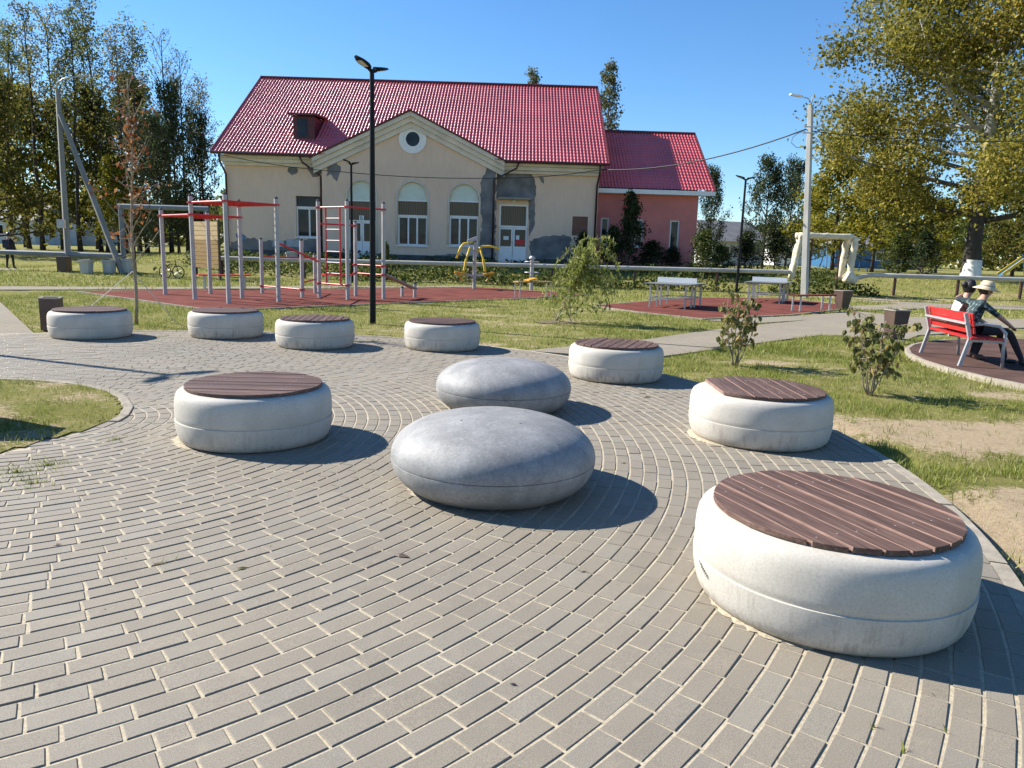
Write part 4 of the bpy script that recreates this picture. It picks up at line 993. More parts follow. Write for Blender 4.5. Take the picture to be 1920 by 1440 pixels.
pc = at(1512, 242, YPR); bc = at(1128, 318, 41.2)
cable([pc, bc], .5, 'black cable from the right concrete pole to the corner of the club house', .03)
cable([bc, at(930, 334, 41.0), at(640, 322, 40.6), at(420, 291, 40), pf+Vector((.05,-.15,7.6))], .12, 'cable strung along the beige front of the club house', .02)
cable([at(1514, 245, YPR), Vector((28, 31, 7.4)), Vector((45, 26, 7.2))], .5, 'cable leaving the right pole into the poplar crown', .02)
lp_ = [at(1510+x_, 246+y_, YPR-.15) for x_, y_ in ((0,0),(-14,4),(-24,12),(-26,22),(-16,31),(0,29))]
m_ = MB(); m_.tube(lp_, .012, 5); tag(m_.build('cable_loop', M['cable'], None), 'slack loop of cable hanging on the right pole', 'cable')

# ---------------------------------------------------------------- heating pipes
YQ = 35.0
def run(name, pts, r, mat_, parent, n=12): m_ = MB(); m_.tube(pts, r, n); return m_.build(name, M[mat_], parent, smooth='auto')
hp = thing('heating_pipe', 'long pale insulated heating pipe on low supports before the club house', 'pipe', (0, 0, 0))
x0, x1 = at(400, 484, YQ).x, at(1486, 505, YQ).x
for k in range(7):
    a = x0+(x1-x0)*k/7; b_ = x0+(x1-x0)*(k+1)/7; run('pipe_section', [(a+.02, YQ, .88+.025*k), (b_-.02, YQ, .88+.025*(k+1))], .1, 'pipe', hp)
    m_ = MB(); m_.obox((a+.4, YQ+.02, -.2), (a+.4, YQ+.02, .77+.025*k), .1, .1); m_.build('support', M['gutter'], hp)
    m_ = MB(); m_.tube([(b_-.06, YQ, .88+.025*(k+1)), (b_+.06, YQ, .88+.025*(k+1))], .11, 12); m_.build('band', M['galv'], hp)
hp2 = thing('heating_pipe', 'grey heating pipe that rises over the path at the left', 'pipe', (0, 0, 0))
xl, xm, xr_ = -30, at(226, 385, YQ).x, at(386, 391, YQ).x; ze = at(300, 389, YQ).z
run('pipe_section', [(xl, YQ, .86), (xm, YQ, .84)], .115, 'greypipe', hp2); run('pipe_section', [(xm, YQ, .7), (xm, YQ, ze)], .115, 'greypipe', hp2)
run('pipe_section', [(xm-.13, YQ, ze), (xr_+.13, YQ, ze)], .12, 'greypipe', hp2); run('pipe_section', [(xr_, YQ, ze), (xr_, YQ, .8)], .115, 'greypipe', hp2); run('pipe_section', [(xr_-.1, YQ, .86), (x0, YQ, .88)], .11, 'greypipe', hp2)
for f_ in (.12, .85): x_ = xm+(xr_-xm)*f_; m_ = MB(); m_.tube([(x_, YQ+.1, -.2), (x_, YQ+.1, ze-.1)], .05, 8); m_.build('support', M['black'], hp2)
hp3 = thing('pipe_gate', 'gate-shaped loop of cream foam-insulated pipes over the path at the right', 'pipe')
ga, gb = at(1486, 500, YQ).x, at(1596, 510, YQ).x; gz = at(1540, 443, YQ).z
def lumpy(p, q2, r, n=14, seed=0):
    rr = random.Random(seed); p, q2 = Vector(p), Vector(q2)
    return [p.lerp(q2, i/n)+Vector((rr.uniform(-.02,.02), rr.uniform(-.02,.02), rr.uniform(-.015,.015))) for i in range(n+1)], [r*rr.uniform(.88, 1.18) for i in range(n+1)]
for k, dy in enumerate((0, .45)):
    for p, q2, r_ in (((ga+.1*k, YQ+dy, .75), (ga+.28+.1*k, YQ+dy, gz), .13), ((ga+.2, YQ+dy, gz), (gb-.1, YQ+dy, gz+.02), .14), ((gb+.05-.2*k, YQ+dy, gz), (gb-.1-.2*k, YQ+dy, .8), .15)):
        pp_, rr_ = lumpy(p, q2, r_, seed=k*7+int(r_*100)); m_ = MB(); m_.tube(pp_, rr_, 10); m_.build('pipe_section', M['foam'], hp3, smooth=True)
pp_, rr_ = lumpy((gb-.25, YQ-.05, .95), (gb+.25, YQ, .72), .25, 6, 4); m_ = MB(); m_.tube(pp_, rr_, 10); m_.build('elbow', M['foam'], hp3, smooth=True)
for x_ in (ga+.9, gb-.55): m_ = MB(); m_.obox((x_, YQ+.2, -.2), (x_, YQ+.2, gz-.1), .06, .06); m_.build('support', M['gutter'], hp3)
run('pipe_section', [(gb+.2, YQ, .85), (gb+.9, YQ, 1.03), (45, YQ, 1.03)], .105, 'pipe', hp3)
for x_ in (18, 21, 24, 27, 30): m_ = MB(); m_.obox((x_, YQ+.02, -.2), (x_, YQ+.02, .92), .1, .1); m_.build('support', M['gutter'], hp3)

# ---------------------------------------------------------------- outdoor gym
UU, VV = Vector((.73, -.68, 0)), Vector((.68, .73, 0))
def gpost(parent, x, y, h, w_=.105, mat_='post'):
    m_ = MB(); c = Vector((x, y, 0)); a = UU*(w_/2); b_ = VV*(w_/2); vs = []
    for z in (0, h):
        for sa, sb in ((-1,-.55),(-.55,-1),(.55,-1),(1,-.55),(1,.55),(.55,1),(-.55,1),(-1,.55)): v_ = c+a*sa+b_*sb; vs.append((v_.x, v_.y, z))
    n = 8; m_.add(vs, [tuple(reversed(range(n))), tuple(range(n, 2*n))]+[(i, (i+1) % n, n+(i+1) % n, n+i) for i in range(n)]); o = m_.build('post', M[mat_], parent)
    m_ = MB(); m_.lathe([(0,0),(w_*.5,0),(w_*.48,.03),(w_*.3,.06),(0,.068)], 10, (x, y, h)); m_.build('post_cap', M['plinth'], o, smooth=True)
    return o
def clamp(parent, x, y, z): m_ = MB(); m_.lathe([(.06,0),(.092,0),(.092,.05),(.06,.05)], 12, (x, y, z-.025)); m_.build('clamp', M['red'], parent)
def rbar(parent, p, q2, r=.024, mat_='red', name='bar'): m_ = MB(); m_.tube([p, q2], r, 10); return m_.build(name, M[mat_], parent, smooth='auto')
gf = thing('monkey_bars', 'tall grey posts with red overhead ladders on the gym ground, left frame', 'gym frame', (0, 0, 0))
def ph(px, py, base): return at(px, py, base.y).z
B = {k: at(*p) for k, p in dict(P1=(310,552), P2=(365.5,561), P3=(429,569), P4=(395,551), P5=(454,559), P6=(522.5,566)).items()}
TOPS = dict(P1=(303,394), P2=(360,368), P3=(423,365), P4=(391,399), P5=(450,378), P6=(518,373))
for k in B: gpost(gf, B[k].x, B[k].y, ph(*TOPS[k], B[k]))
def at_h(k, z): return Vector((B[k].x, B[k].y, z))
def horiz_ladder(a, b_, c, d, z, n):
    """rails a-b and d-c with n rungs"""
    rbar(gf, at_h(a, z), at_h(b_, z), .03, name='rail'); rbar(gf, at_h(d, z), at_h(c, z), .03, name='rail')
    rbar(gf, at_h(a, z), at_h(d, z), .03, name='rail'); rbar(gf, at_h(b_, z), at_h(c, z), .03, name='rail')
    for i in range(1, n):
        f_ = i/n; rbar(gf, at_h(a, z).lerp(at_h(b_, z), f_), at_h(d, z).lerp(at_h(c, z), f_), .019, name='rung')
    for k in (a, b_, c, d): clamp(gf, B[k].x, B[k].y, z)
horiz_ladder('P2', 'P3', 'P6', 'P5', ph(423, 377, B['P3']), 7); horiz_ladder('P1', 'P2', 'P5', 'P4', ph(303, 403, B['P1'])-.02, 6)
for k in ('P5', 'P6'):
    for i in range(9): m_ = MB(); z_ = .9+i*.17; m_.tube([at_h(k, z_), at_h(k, z_)+VV*.09-UU*.06], .014, 6); m_.build('peg', M['steel'], gf)
gl = thing('ladder_frame', 'grey posts with an upright red ladder on the gym ground, right frame', 'gym frame')
L = {k: at(*p) for k, p in dict(L1=(599,557), L2=(652,562), L3=(719,560.5), L4=(667,555.5)).items()}
for k, p in dict(L1=(596,378), L2=(651,377), L3=(718.5,382), L4=(664,417)).items(): gpost(gl, L[k].x, L[k].y, ph(*p, L[k]))
def lh(k, z): return Vector((L[k].x, L[k].y, z))
zt, zb = ph(651, 388, L['L2']), ph(652, 535, L['L2'])
for z_ in (zt, zb): rbar(gl, lh('L1', z_), lh('L2', z_), .03, name='rail'); clamp(gl, L['L1'].x, L['L1'].y, z_); clamp(gl, L['L2'].x, L['L2'].y, z_)
s0, s1 = .27, .76
for f_ in (s0, s1): rbar(gl, lh('L1', zb).lerp(lh('L2', zb), f_), lh('L1', zt).lerp(lh('L2', zt), f_), .027, name='ladder_rail')
for i in range(1, 7): z_ = zb+(zt-zb)*i/7; rbar(gl, lh('L1', z_).lerp(lh('L2', z_), s0), lh('L1', z_).lerp(lh('L2', z_), s1), .019, 'post', 'rung')
rbar(gl, lh('L2', zt), lh('L3', zt), .028, name='rail'); clamp(gl, L['L3'].x, L['L3'].y, zt)
z4 = ph(664, 423, L['L4']); rbar(gl, lh('L1', z4), lh('L4', z4), .026, name='rail'); clamp(gl, L['L4'].x, L['L4'].y, z4)
for py in (496, 512): z_ = ph(664, py, L['L4']); rbar(gl, lh('L4', z_), lh('L3', z_), .026, 'red', 'rail'); clamp(gl, L['L4'].x, L['L4'].y, z_); clamp(gl, L['L3'].x, L['L3'].y, z_)
gs = thing('sit_up_bench', 'sloping bench board beside the ladder frame on the gym ground', 'gym bench')
e0, e1 = lh('L3', ph(719, 514, L['L3'])), at(777, 540, L['L3'].y+.9); e1.z = .3
m_ = MB(); m_.obox(e0+Vector((0,.06,0)), e1, .34, .05); m_.build('board', M['binlight'], gs, bevel=.01)
for px, py, ty in ((754,556,540), (777.5,557.5,533)): p = at(px, py); gpost(gs, p.x, p.y, ph(px, ty, p))
gp = thing('push_up_bars', 'low grey posts with red bars between the two gym frames', 'gym frame')
Q = {k: at(*p) for k, p in dict(a=(492,550), b=(567,558), c=(591,549.5)).items()}
for k, p in dict(a=(489,449), b=(561,451), c=(589,478)).items(): gpost(gp, Q[k].x, Q[k].y, ph(*p, Q[k]))
def qh(k, z): return Vector((Q[k].x, Q[k].y, z))
z_ = ph(567, 543, Q['b']); rbar(gp, qh('a', z_), qh('b', z_), .026); clamp(gp, Q['a'].x, Q['a'].y, z_); clamp(gp, Q['b'].x, Q['b'].y, z_)
z_ = ph(591, 484, Q['c']); rbar(gp, qh('a', z_), qh('c', z_), .026); clamp(gp, Q['c'].x, Q['c'].y, z_)
z_ = ph(591, 524, Q['c']); rbar(gp, qh('b', z_), qh('c', z_), .026)
gi = thing('inclined_bar', 'red bar sloping from a tall post down to the ladder frame', 'gym bar')
rbar(gi, Vector((B['P6'].x, B['P6'].y, ph(525, 455, B['P6']))), lh('L1', ph(596, 491, L['L1'])), .027)

# yellow and grey exercise machines at the back of the gym ground
ex = thing('arm_press_machine', 'grey column with yellow seats and hanging handles on the gym ground', 'exercise machine', (at(889,541).x, at(889,541).y, 0), R(8))
m_ = MB(); m_.tube([(0,0,0),(0,0,1.95)], .075, 14); m_.build('column', M['post'], ex, smooth='auto')
m_ = MB(); m_.obox((-.32,0,1.95), (.1,0,2.12), .16, .16); m_.build('head_box', M['steel'], ex, bevel=.03)
for s in (-1, 1):
    m_ = MB(); m_.tube([(s*.1,-.05,1.95),(s*.5,-.05,1.86 if s < 0 else 1.72),(s*.62,-.08,1.7),(s*.78,-.1,1.25)] if s < 0 else [(.1,-.05,1.55),(.3,-.05,1.78),(.6,-.08,1.8),(1.05,-.1,1.72)], .045, 8); m_.build('lever_arm', M['yellow'], ex, smooth=True)
    m_ = MB(); m_.tube([(s*.2,.05,1.75),(s*.38,.05,1.2),(s*.45,.05,.75)], .04, 8); m_.build('push_rod', M['yellow'], ex, smooth=True)
    m_ = MB(); m_.obox((s*.45,-.04,.74), (s*.36,-.04,1.25), .36, .08, up=(1,0,0)); m_.build('backrest', M['yellow'], ex, bevel=.02)
    m_ = MB(); m_.obox((s*.4,-.02,.6), (s*.85,-.02,.68), .38, .09); m_.build('seat', M['orange'], ex, bevel=.02)
    m_ = MB(); m_.obox((0,0,.55), (s*.5,0,.58), .12, .09); m_.build('seat_beam', M['post'], ex)
    m_ = MB(); m_.tube([(s*.7,0,.6),(s*.5,0,.3)], .03, 8); m_.build('foot_bar', M['orange'], ex)
tw = thing('waist_twister', 'grey exercise post with round handles right of the yellow machine', 'exercise machine', (at(996,544).x, at(996,544).y, 0))
m_ = MB(); m_.tube([(0,0,0),(0,0,1.35)], .08, 12); m_.build('column', M['post'], tw, smooth='auto')
for z_ in (1.2, .75):
    m_ = MB(); m_.tube([(.3*math.cos(a), .3*math.sin(a), z_) for a in np.linspace(0, 2*math.pi, 17)], .025, 6); m_.build('hand_ring', M['steel'], tw, smooth=True)
m_ = MB(); m_.lathe([(0,1.32),(.14,1.32),(.14,1.36),(.08,1.44),(0,1.45)], 14); m_.build('cap', M['steel'], tw)
lb = thing('press_bench', 'low orange exercise bench on four legs behind the leaning willow', 'gym bench')
p, q2 = at(970, 558), at(1029, 557); c_ = (p+q2)/2; dr = (q2-p).normalized()
m_ = MB(); m_.obox(p-dr*.1+Vector((0,0,.55)), q2+dr*.1+Vector((0,0,.55)), .32, .05); m_.build('board', M['plank_dark'], lb, bevel=.01)
nn = Vector((-dr.y, dr.x, 0))
for e in (p, q2):
    for s in (-1, 1): m_ = MB(); m_.tube([e+nn*.13*s, e+nn*.13*s+Vector((0,0,.53))], .026, 8); m_.build('leg', M['galv'], lb)
m_ = MB(); m_.obox(p+dr*.4+Vector((0,0,.6)), p+dr*.8+Vector((0,0,.68)), .3, .05); m_.build('pad', M['orange'], lb, bevel=.015)

# ---------------------------------------------------------------- tennis tables and benches
def tennis(x, y, rz, lab):
    t_ = thing('tennis_table', lab, 'table', (x, y, 0), rz, 'outdoor steel tennis tables')
    for s in (-1, 1):
        m_ = MB(); m_.box(-.72, .72, (0.004 if s > 0 else -1.2), (1.2 if s > 0 else -.004), .73, .76); m_.build('table_top', M['table'], t_, bevel=.004)
    m_ = MB(); m_.box(-.64, .64, -.012, .012, .765, .93); m_.build('net_plate', M['white'], t_)
    for sx in (-1, 1):
        for y_ in (-.95, -.2, .2, .95): m_ = MB(); m_.box(sx*.56-.025, sx*.56+.025, y_-.025, y_+.025, 0, .729); m_.build('leg', M['galv'], t_)
        for y_ in (-.575, .575): m_ = MB(); m_.box(sx*.56-.02, sx*.56+.02, y_-.35, y_+.35, .28, .32); m_.build('stretcher', M['galv'], t_)
    for y_ in (-.95, .95): m_ = MB(); m_.box(-.535, .535, y_-.02, y_+.02, .281, .319); m_.build('stretcher', M['galv'], t_)
tennis(5.2, 23.7, R(-28), 'nearer steel tennis table with a white metal net plate'); tennis(9.75, 28.3, R(-28), 'farther steel tennis table with a white net plate, near the pole')
def plain_bench(a, b_, lab, h=.46, mat_='rubber'):
    a, b_ = Vector(a), Vector(b_); t_ = thing('bench', lab, 'bench', tuple(a)); d = (b_-a); u = d.normalized(); n_ = Vector((-u.y, u.x, 0))
    for k in range(3): m_ = MB(); o_ = n_*(k-1)*.13; m_.obox(o_+Vector((0,0,h)), o_+d+Vector((0,0,h)), .115, .04); m_.build('slat', M[mat_], t_)
    for f_ in (.12, .88):
        for s in (-1, 1): m_ = MB(); m_.obox(d*f_+n_*.14*s, d*f_+n_*.14*s+Vector((0,0,h-.022)), .045, .045); m_.build('leg', M['galv'], t_)
plain_bench((8.72,23.1,0), (10.45,24.3,0), 'low red-brown bench at the corner of the table ground', .5)
p = at(372, 541); q2 = at(470, 541); plain_bench(p, q2, 'low red bench behind the left gym posts', .47, 'red'); p = at(606, 537); q2 = at(662, 537); plain_bench(p, q2, 'low red bench seen through the upright red ladder', .47, 'red')
# boarded timber screen
tsx0, tsx1, TY = at(344, 460, 33).x, at(421, 460, 33).x, 33.0
ts = thing('timber_screen', 'screen of pale and ochre planks between dark posts behind the gym', 'screen', ((tsx0+tsx1)/2, TY, 0), R(-37)); hw = (tsx1-tsx0)*.62; tsx_ = tsx0; tsx0, tsx1 = -hw, hw
zt, zm, zb = at(380, 415, TY).z, at(380, 450, TY).z, at(380, 502, TY).z
for k in range(4): m_ = MB(); d = (zt-zm)/4; m_.box(tsx0+.06, tsx1, -.02, .02, zm+k*d+.008, zm+(k+1)*d-.008); m_.build('plank', M['plank_light'], ts)
for k in range(7): m_ = MB(); d = (zm-zb)/7; m_.box(tsx0+.06, tsx1, -.025, .015, zb+k*d+.008, zb+(k+1)*d-.008); m_.build('plank', M['plank_dark'], ts)
for x_ in (tsx0, tsx1-.08): m_ = MB(); m_.box(x_-.04, x_+.06, .021, .12, -.05, zt+.06); m_.build('post', M['bin'], ts)
bk = at(333, 520); bk.y = 32.5
wh = thing('bicycle', 'small bicycle leaning at the end of the timber screen', 'bicycle', (tsx_-.3, 32.4, 0))
for x_ in (-.3, .28):
    m_ = MB(); m_.tube([(x_+.26*math.cos(a), 0, .27+.26*math.sin(a)) for a in np.linspace(0, 2*math.pi, 21)], .022, 6); wl = m_.build('wheel', M['black'], wh, smooth=True)
    for k in range(6): a = k*math.pi/6; m_ = MB(); m_.tube([(x_+.25*math.cos(a), 0, .27+.25*math.sin(a)), (x_-.25*math.cos(a), 0, .27-.25*math.sin(a))], .004, 4); m_.build('spoke', M['galv'], wl)
m_ = MB(); m_.tube([(-.3,0,.27),(-.12,0,.6),(.2,0,.62),(.28,0,.27)], .02, 6); m_.tube([(-.12,0,.6),(-.02,0,.28),(.2,0,.62)], .02, 6); m_.tube([(-.3,0,.27),(-.02,0,.28)], .018, 6); m_.build('frame', M['rubber_brown'], wh)
m_ = MB(); m_.tube([(.2,0,.62),(.17,0,.8),(.22,-.2,.84)], .014, 6); m_.build('handlebar', M['black'], wh); m_ = MB(); m_.obox((-.22,0,.7), (-.04,0,.7), .1, .05); m_.build('saddle', M['black'], wh, bevel=.015)

# ---------------------------------------------------------------- red bench with people
BF, BT = Vector((.985, -.17, 0)), Vector((.17, .985, 0))     # forward, along
BO = Vector((7.42, 12.27, .004))
def BP(f_, s_, z_): return BF*f_ + BT*s_ + Vector((0, 0, z_))
pb = thing('park_bench', 'red slatted park bench with grey metal frames on the brown round ground', 'bench', tuple(BO))
for s_ in (-.83, 0, .83):
    if s_:
        m_ = MB(); m_.obox(BP(-.2, s_, 0), BP(-.1, s_, .44), .05, .05); m_.obox(BP(-.1, s_, .4399), BP(-.21, s_, .84), .05, .05); m_.build('rear_leg', M['steel'], pb)
        m_ = MB(); pts = [BP(-.14, s_, .66), BP(.08, s_, .68), BP(.3, s_, .65), BP(.4, s_, .55), BP(.4, s_, .3), BP(.42, s_, 0)]; m_.tube(pts, .026, 8); m_.build('arm_leg', M['steel'], pb, smooth=True)
    m_ = MB(); m_.obox(BP(-.1, s_, .415), BP(.36, s_, .415), .045, .04); m_.build('seat_bearer', M['steel'], pb)
for f_ in (-.06, .06, .18, .3): m_ = MB(); m_.obox(BP(f_, -.9, .453), BP(f_, .9, .453), .105, .034); m_.build('seat_slat', M['red'], pb, bevel=.006)
for f_, z_ in ((-.105, .57), (-.128, .68), (-.152, .79)): m_ = MB(); m_.obox(BP(f_+.03, -.9, z_), BP(f_+.03, .9, z_), .03, .1, up=(-.2*BF.x, -.2*BF.y, 1)); m_.build('back_slat', M['red'], pb, bevel=.006)
m_ = MB(); m_.obox(BP(-.185, -.86, .68), BP(-.185, .86, .68), .03, .035); m_.build('back_rail', M['steel'], pb)
m_ = MB(); m_.obox(BP(.36, -.86, .40), BP(.36, .86, .40), .03, .035); m_.build('front_rail', M['steel'], pb)

M['skin'] = simple('skin', (.42,.24,.165), .5, .08, 8); M['hair'] = simple('black_hair', (.012,.01,.01), .45, .3, 30, bmp=.6, stretch=(1,1,.2)); M['hair2'] = simple('brown_hair', (.03,.02,.015), .5, .3, 30)
M['white_top'] = simple('white_cotton', (.68,.69,.7), .85, .06, 8, bmp=.3, bscale=14); M['trousers'] = simple('dark_trousers', (.018,.017,.02), .85, .25, 6, bmp=.3, bscale=14); M['straw'] = simple('straw_hat', (.58,.48,.32), .85, .1, 20, bmp=.4, bscale=90)
M['shoe'] = simple('brown_shoe', (.13,.075,.05), .6, .2, 8); M['dark_coat'] = simple('dark_coat', (.016,.018,.026), .85, .25, 6); M['black_shoe'] = simple('black_shoe', (.012,.012,.012), .5, .2, 8); M['pack'] = simple('backpack', (.02,.024,.045), .8, .2, 6)
m, t, b = nodes('teal_print'); M['print'] = m
t.links.new(ramp(t, noise(t, 17, 3, .5), [(.3, (.008,.012,.018)), (.5, (.015,.035,.042)), (.58, (.05,.1,.1)), (.65, (.26,.29,.26)), (.72, (.012,.022,.028))]), b.inputs['Base Color']); b.inputs['Roughness'].default_value = .85
def figure(name, J, E, mats, parent):
    """one skinned surface grown round a skeleton; J: joint -> (pos, radius), E: (a, b, material index)"""
    ks = list(J); me = bpy.data.meshes.new(name); me.from_pydata([tuple(J[k][0]) for k in ks], [(ks.index(a), ks.index(b_)) for a, b_, _ in E], [])
    o = link(name, me); md = o.modifiers.new('skin', 'SKIN'); md.use_smooth_shade = True
    for i, k in enumerate(ks): me.skin_vertices[0].data[i].radius = (J[k][1], J[k][1]) if not hasattr(J[k][1], '__len__') else J[k][1]; me.skin_vertices[0].data[i].use_root = (i == 0)
    sd = o.modifiers.new('sub', 'SUBSURF'); sd.levels = 2; sd.render_levels = 2
    dg = bpy.context.evaluated_depsgraph_get(); nm = bpy.data.meshes.new_from_object(o.evaluated_get(dg)); bpy.data.objects.remove(o)
    nm.materials.clear()
    for m_ in mats: nm.materials.append(m_)
    segs = [(Vector(J[a][0]), Vector(J[b_][0]), i) for a, b_, i in E]
    for p_ in nm.polygons:
        best = 9; bi = 0
        for a, b_, i in segs:
            d = b_-a; f_ = max(0, min(1, (p_.center-a).dot(d)/max(d.length_squared, 1e-9))); q_ = (p_.center-a-d*f_).length
            if q_ < best-1e-4: best, bi = q_, i
        p_.material_index = bi; p_.use_smooth = True
    return link(name, nm, parent)
def hand(J, E, wrist, key, d, up, side, mi):
    """palm with four fingers and a thumb from the wrist along d"""
    d = Vector(d).normalized(); up = Vector(up).normalized(); sd = d.cross(up).normalized(); w_ = Vector(J[wrist][0])
    J[key+'palm'] = (w_+d*.07, (.034, .018)); E.append((wrist, key+'palm', mi))
    for i in range(4):
        off = sd*((i-1.5)*.019); L = (.062, .075, .07, .055)[i]
        J[f'{key}f{i}'] = (w_+d*(.085+L*.5)+off, .0095); J[f'{key}t{i}'] = (w_+d*(.085+L)+off*1.05-up*.022, .0082)
        E.append((key+'palm', f'{key}f{i}', mi)); E.append((f'{key}f{i}', f'{key}t{i}', mi))
    J[key+'th'] = (w_+d*.06+sd*side*.045, .0105); E.append((key+'palm', key+'th', mi)); J[key+'th2'] = (w_+d*.09+sd*side*.055, .009); E.append((key+'th', key+'th2', mi))
def head_parts(parent, c, face, up=Vector((0,0,1))):
    face = Vector(face).normalized(); sd = face.cross(up).normalized()
    for s in (-1, 1):
        m_ = MB(); m_.lathe([(0,-.011),(.008,-.007),(.011,0),(.008,.007),(0,.011)], 8, c+face*.088+sd*.032*s+up*.015); m_.build('eye', M['ink'], parent, smooth=True)
        m_ = MB(); m_.tube([c+sd*.082*s-up*.03, c+sd*.092*s, c+sd*.085*s+up*.03], [.012,.018,.012], 6); m_.build('ear', M['skin'], parent, smooth=True)
    m_ = MB(); m_.tube([c+face*.09-sd*.022-up*.05, c+face*.097-up*.05, c+face*.09+sd*.022-up*.05], [.004,.007,.004], 6); m_.build('mouth', M['rubber_brown'], parent, smooth=True)
def hair_shell(parent, c, face, r, mat_, low=-.1, seed=1):
    face = Vector(face).normalized(); m_ = MB(); rr = random.Random(seed); n, k = 18, 9; vs = []
    for j in range(k+1):
        ph_ = math.pi*.78*j/k
        for i in range(n):
            th_ = 2*math.pi*i/n; d = Vector((math.sin(ph_)*math.cos(th_), math.sin(ph_)*math.sin(th_), math.cos(ph_)))
            fr = d.dot(face); q_ = r*(1+rr.uniform(-.05,.07))
            if fr > .35 and d.z < .55: q_ = r*.72
            vs.append(c+Vector((d.x*q_, d.y*q_, d.z*q_*1.08))-face*.012+Vector((0,0,.012)))
    fs = []
    for j in range(k):
        for i in range(n): fs.append((j*n+i, (j+1)*n+i, (j+1)*n+(i+1) % n, j*n+(i+1) % n))
    m_.add(vs, fs); return m_.build('hair', M[mat_], parent, smooth=True)
def seated(name, lab, s_, top, legs, shoe, lean, turn, arm_l, arm_r, knees, feet, headpos):
    r_ = thing('person', lab, 'person', tuple(BO)); J = {}; E = []
    hip = Vector(BP(.08, s_, .56)); J['pelvis'] = (hip, (.16, .13))
    J['belly'] = (BP(.08+lean*.3, s_, .72), (.15, .115)); J['chest'] = (BP(.08+lean*.75, s_, .9), (.165, .12)); J['collar'] = (BP(.08+lean, s_, 1.0), (.1, .075))
    hp_ = Vector(BP(*headpos)); J['neck'] = (Vector(J['collar'][0]).lerp(hp_, .42), .052); fc = (BF+BT*turn).normalized()
    J['jaw'] = (hp_+fc*.02-Vector((0,0,.05)), (.068, .075)); J['skull'] = (hp_+Vector((0,0,.03)), (.082, .092)); J['crown'] = (hp_+Vector((0,0,.085)), .055); J['nose'] = (hp_+fc*.104-Vector((0,0,.012)), .012)
    E += [('pelvis','belly',0), ('belly','chest',0), ('chest','collar',0), ('collar','neck',3), ('neck','jaw',3), ('jaw','skull',3), ('skull','crown',3), ('skull','nose',3)]
    for k, sg, arm in (('l', 1, arm_l), ('r', -1, arm_r)):
        J[k+'sh'] = (Vector(J['chest'][0])+BT*sg*.17+Vector((0,0,.07)), .062); J[k+'el'] = (BP(*arm[0]), .044); J[k+'wr'] = (BP(*arm[1]), .03)
        E += [('chest', k+'sh', 0), (k+'sh', k+'el', 0 if arm[2] != 'bare' else 3), (k+'el', k+'wr', 3 if arm[2] else 0)]
        hand(J, E, k+'wr', k, Vector(BP(*arm[1]))-Vector(BP(*arm[0])), (0,0,1), sg, 3)
        kn, ft = knees[k], feet[k]
        J[k+'hp'] = (hip+BT*sg*.09-Vector((0,0,.02)), .098); J[k+'kn'] = (BP(*kn), .068); J[k+'an'] = (BP(ft[0]-.02, ft[1], .09), .042); J[k+'he'] = (BP(ft[0]-.04, ft[1], .045), .038); J[k+'to'] = (BP(ft[0]+.17, ft[1], .035), .034)
        E += [('pelvis', k+'hp', 1), (k+'hp', k+'kn', 1), (k+'kn', k+'an', 1), (k+'an', k+'he', 2), (k+'he', k+'to', 2)]
    figure('body', J, E, [M[top], M[legs], M[shoe], M['skin']], r_); head_parts(r_, hp_, fc)
    return r_, hp_, fc
r_, hp_, fc = seated('person', 'person with black hair and white top on the far half of the red bench', .30, 'white_top', 'trousers', 'shoe', .12, .35,
    ((.3,.5,.72),(.5,.4,.66),'bare'), ((.3,.14,.74),(.5,.2,.64),'bare'), {'l': (.55,.4,.53), 'r': (.55,.24,.53)}, {'l': (.5,.42,0), 'r': (.46,.2,0)}, (.27,.33,1.21))
hair_shell(r_, hp_, fc, .112, 'hair', seed=3)
bn = MB(); bn.lathe([(0,-.05),(.04,-.035),(.052,0),(.04,.035),(0,.05)], 12, hp_-fc*.12+Vector((0,0,.05))); bn.build('hair_bun', M['hair'], r_, smooth=True)
r_, hp_, fc = seated('person', 'person in a pale brimmed hat and teal patterned shirt on the red bench', -.22, 'print', 'trousers', 'black_shoe', .17, -.12,
    ((.02,.18,1.02),(.16,.36,1.07),'sleeve'), ((.42,-.44,.8),(.68,-.3,.64),'sleeve'), {'l': (.62,-.1,.55), 'r': (.66,-.36,.54)}, {'l': (.78,-.12,0), 'r': (.9,-.42,0)}, (.32,-.16,1.19))
hair_shell(r_, hp_, fc, .104, 'hair2', seed=5)
ht = MB(); ht.lathe([(.095,.0),(.2,-.035),(.205,-.03),(.11,.022),(.105,.06),(.085,.105),(.04,.118),(0,.115)], 28); h_ = ht.build('sun_hat', M['straw'], r_, smooth=True); h_.location = hp_+Vector((0,0,.035)); h_.rotation_euler = (R(4), R(9), 0)
hb = MB(); hb.lathe([(.109,.024),(.112,.026),(.109,.05),(.106,.05)], 24); hb.build('hat_band', M['binlight'], h_, smooth=True)
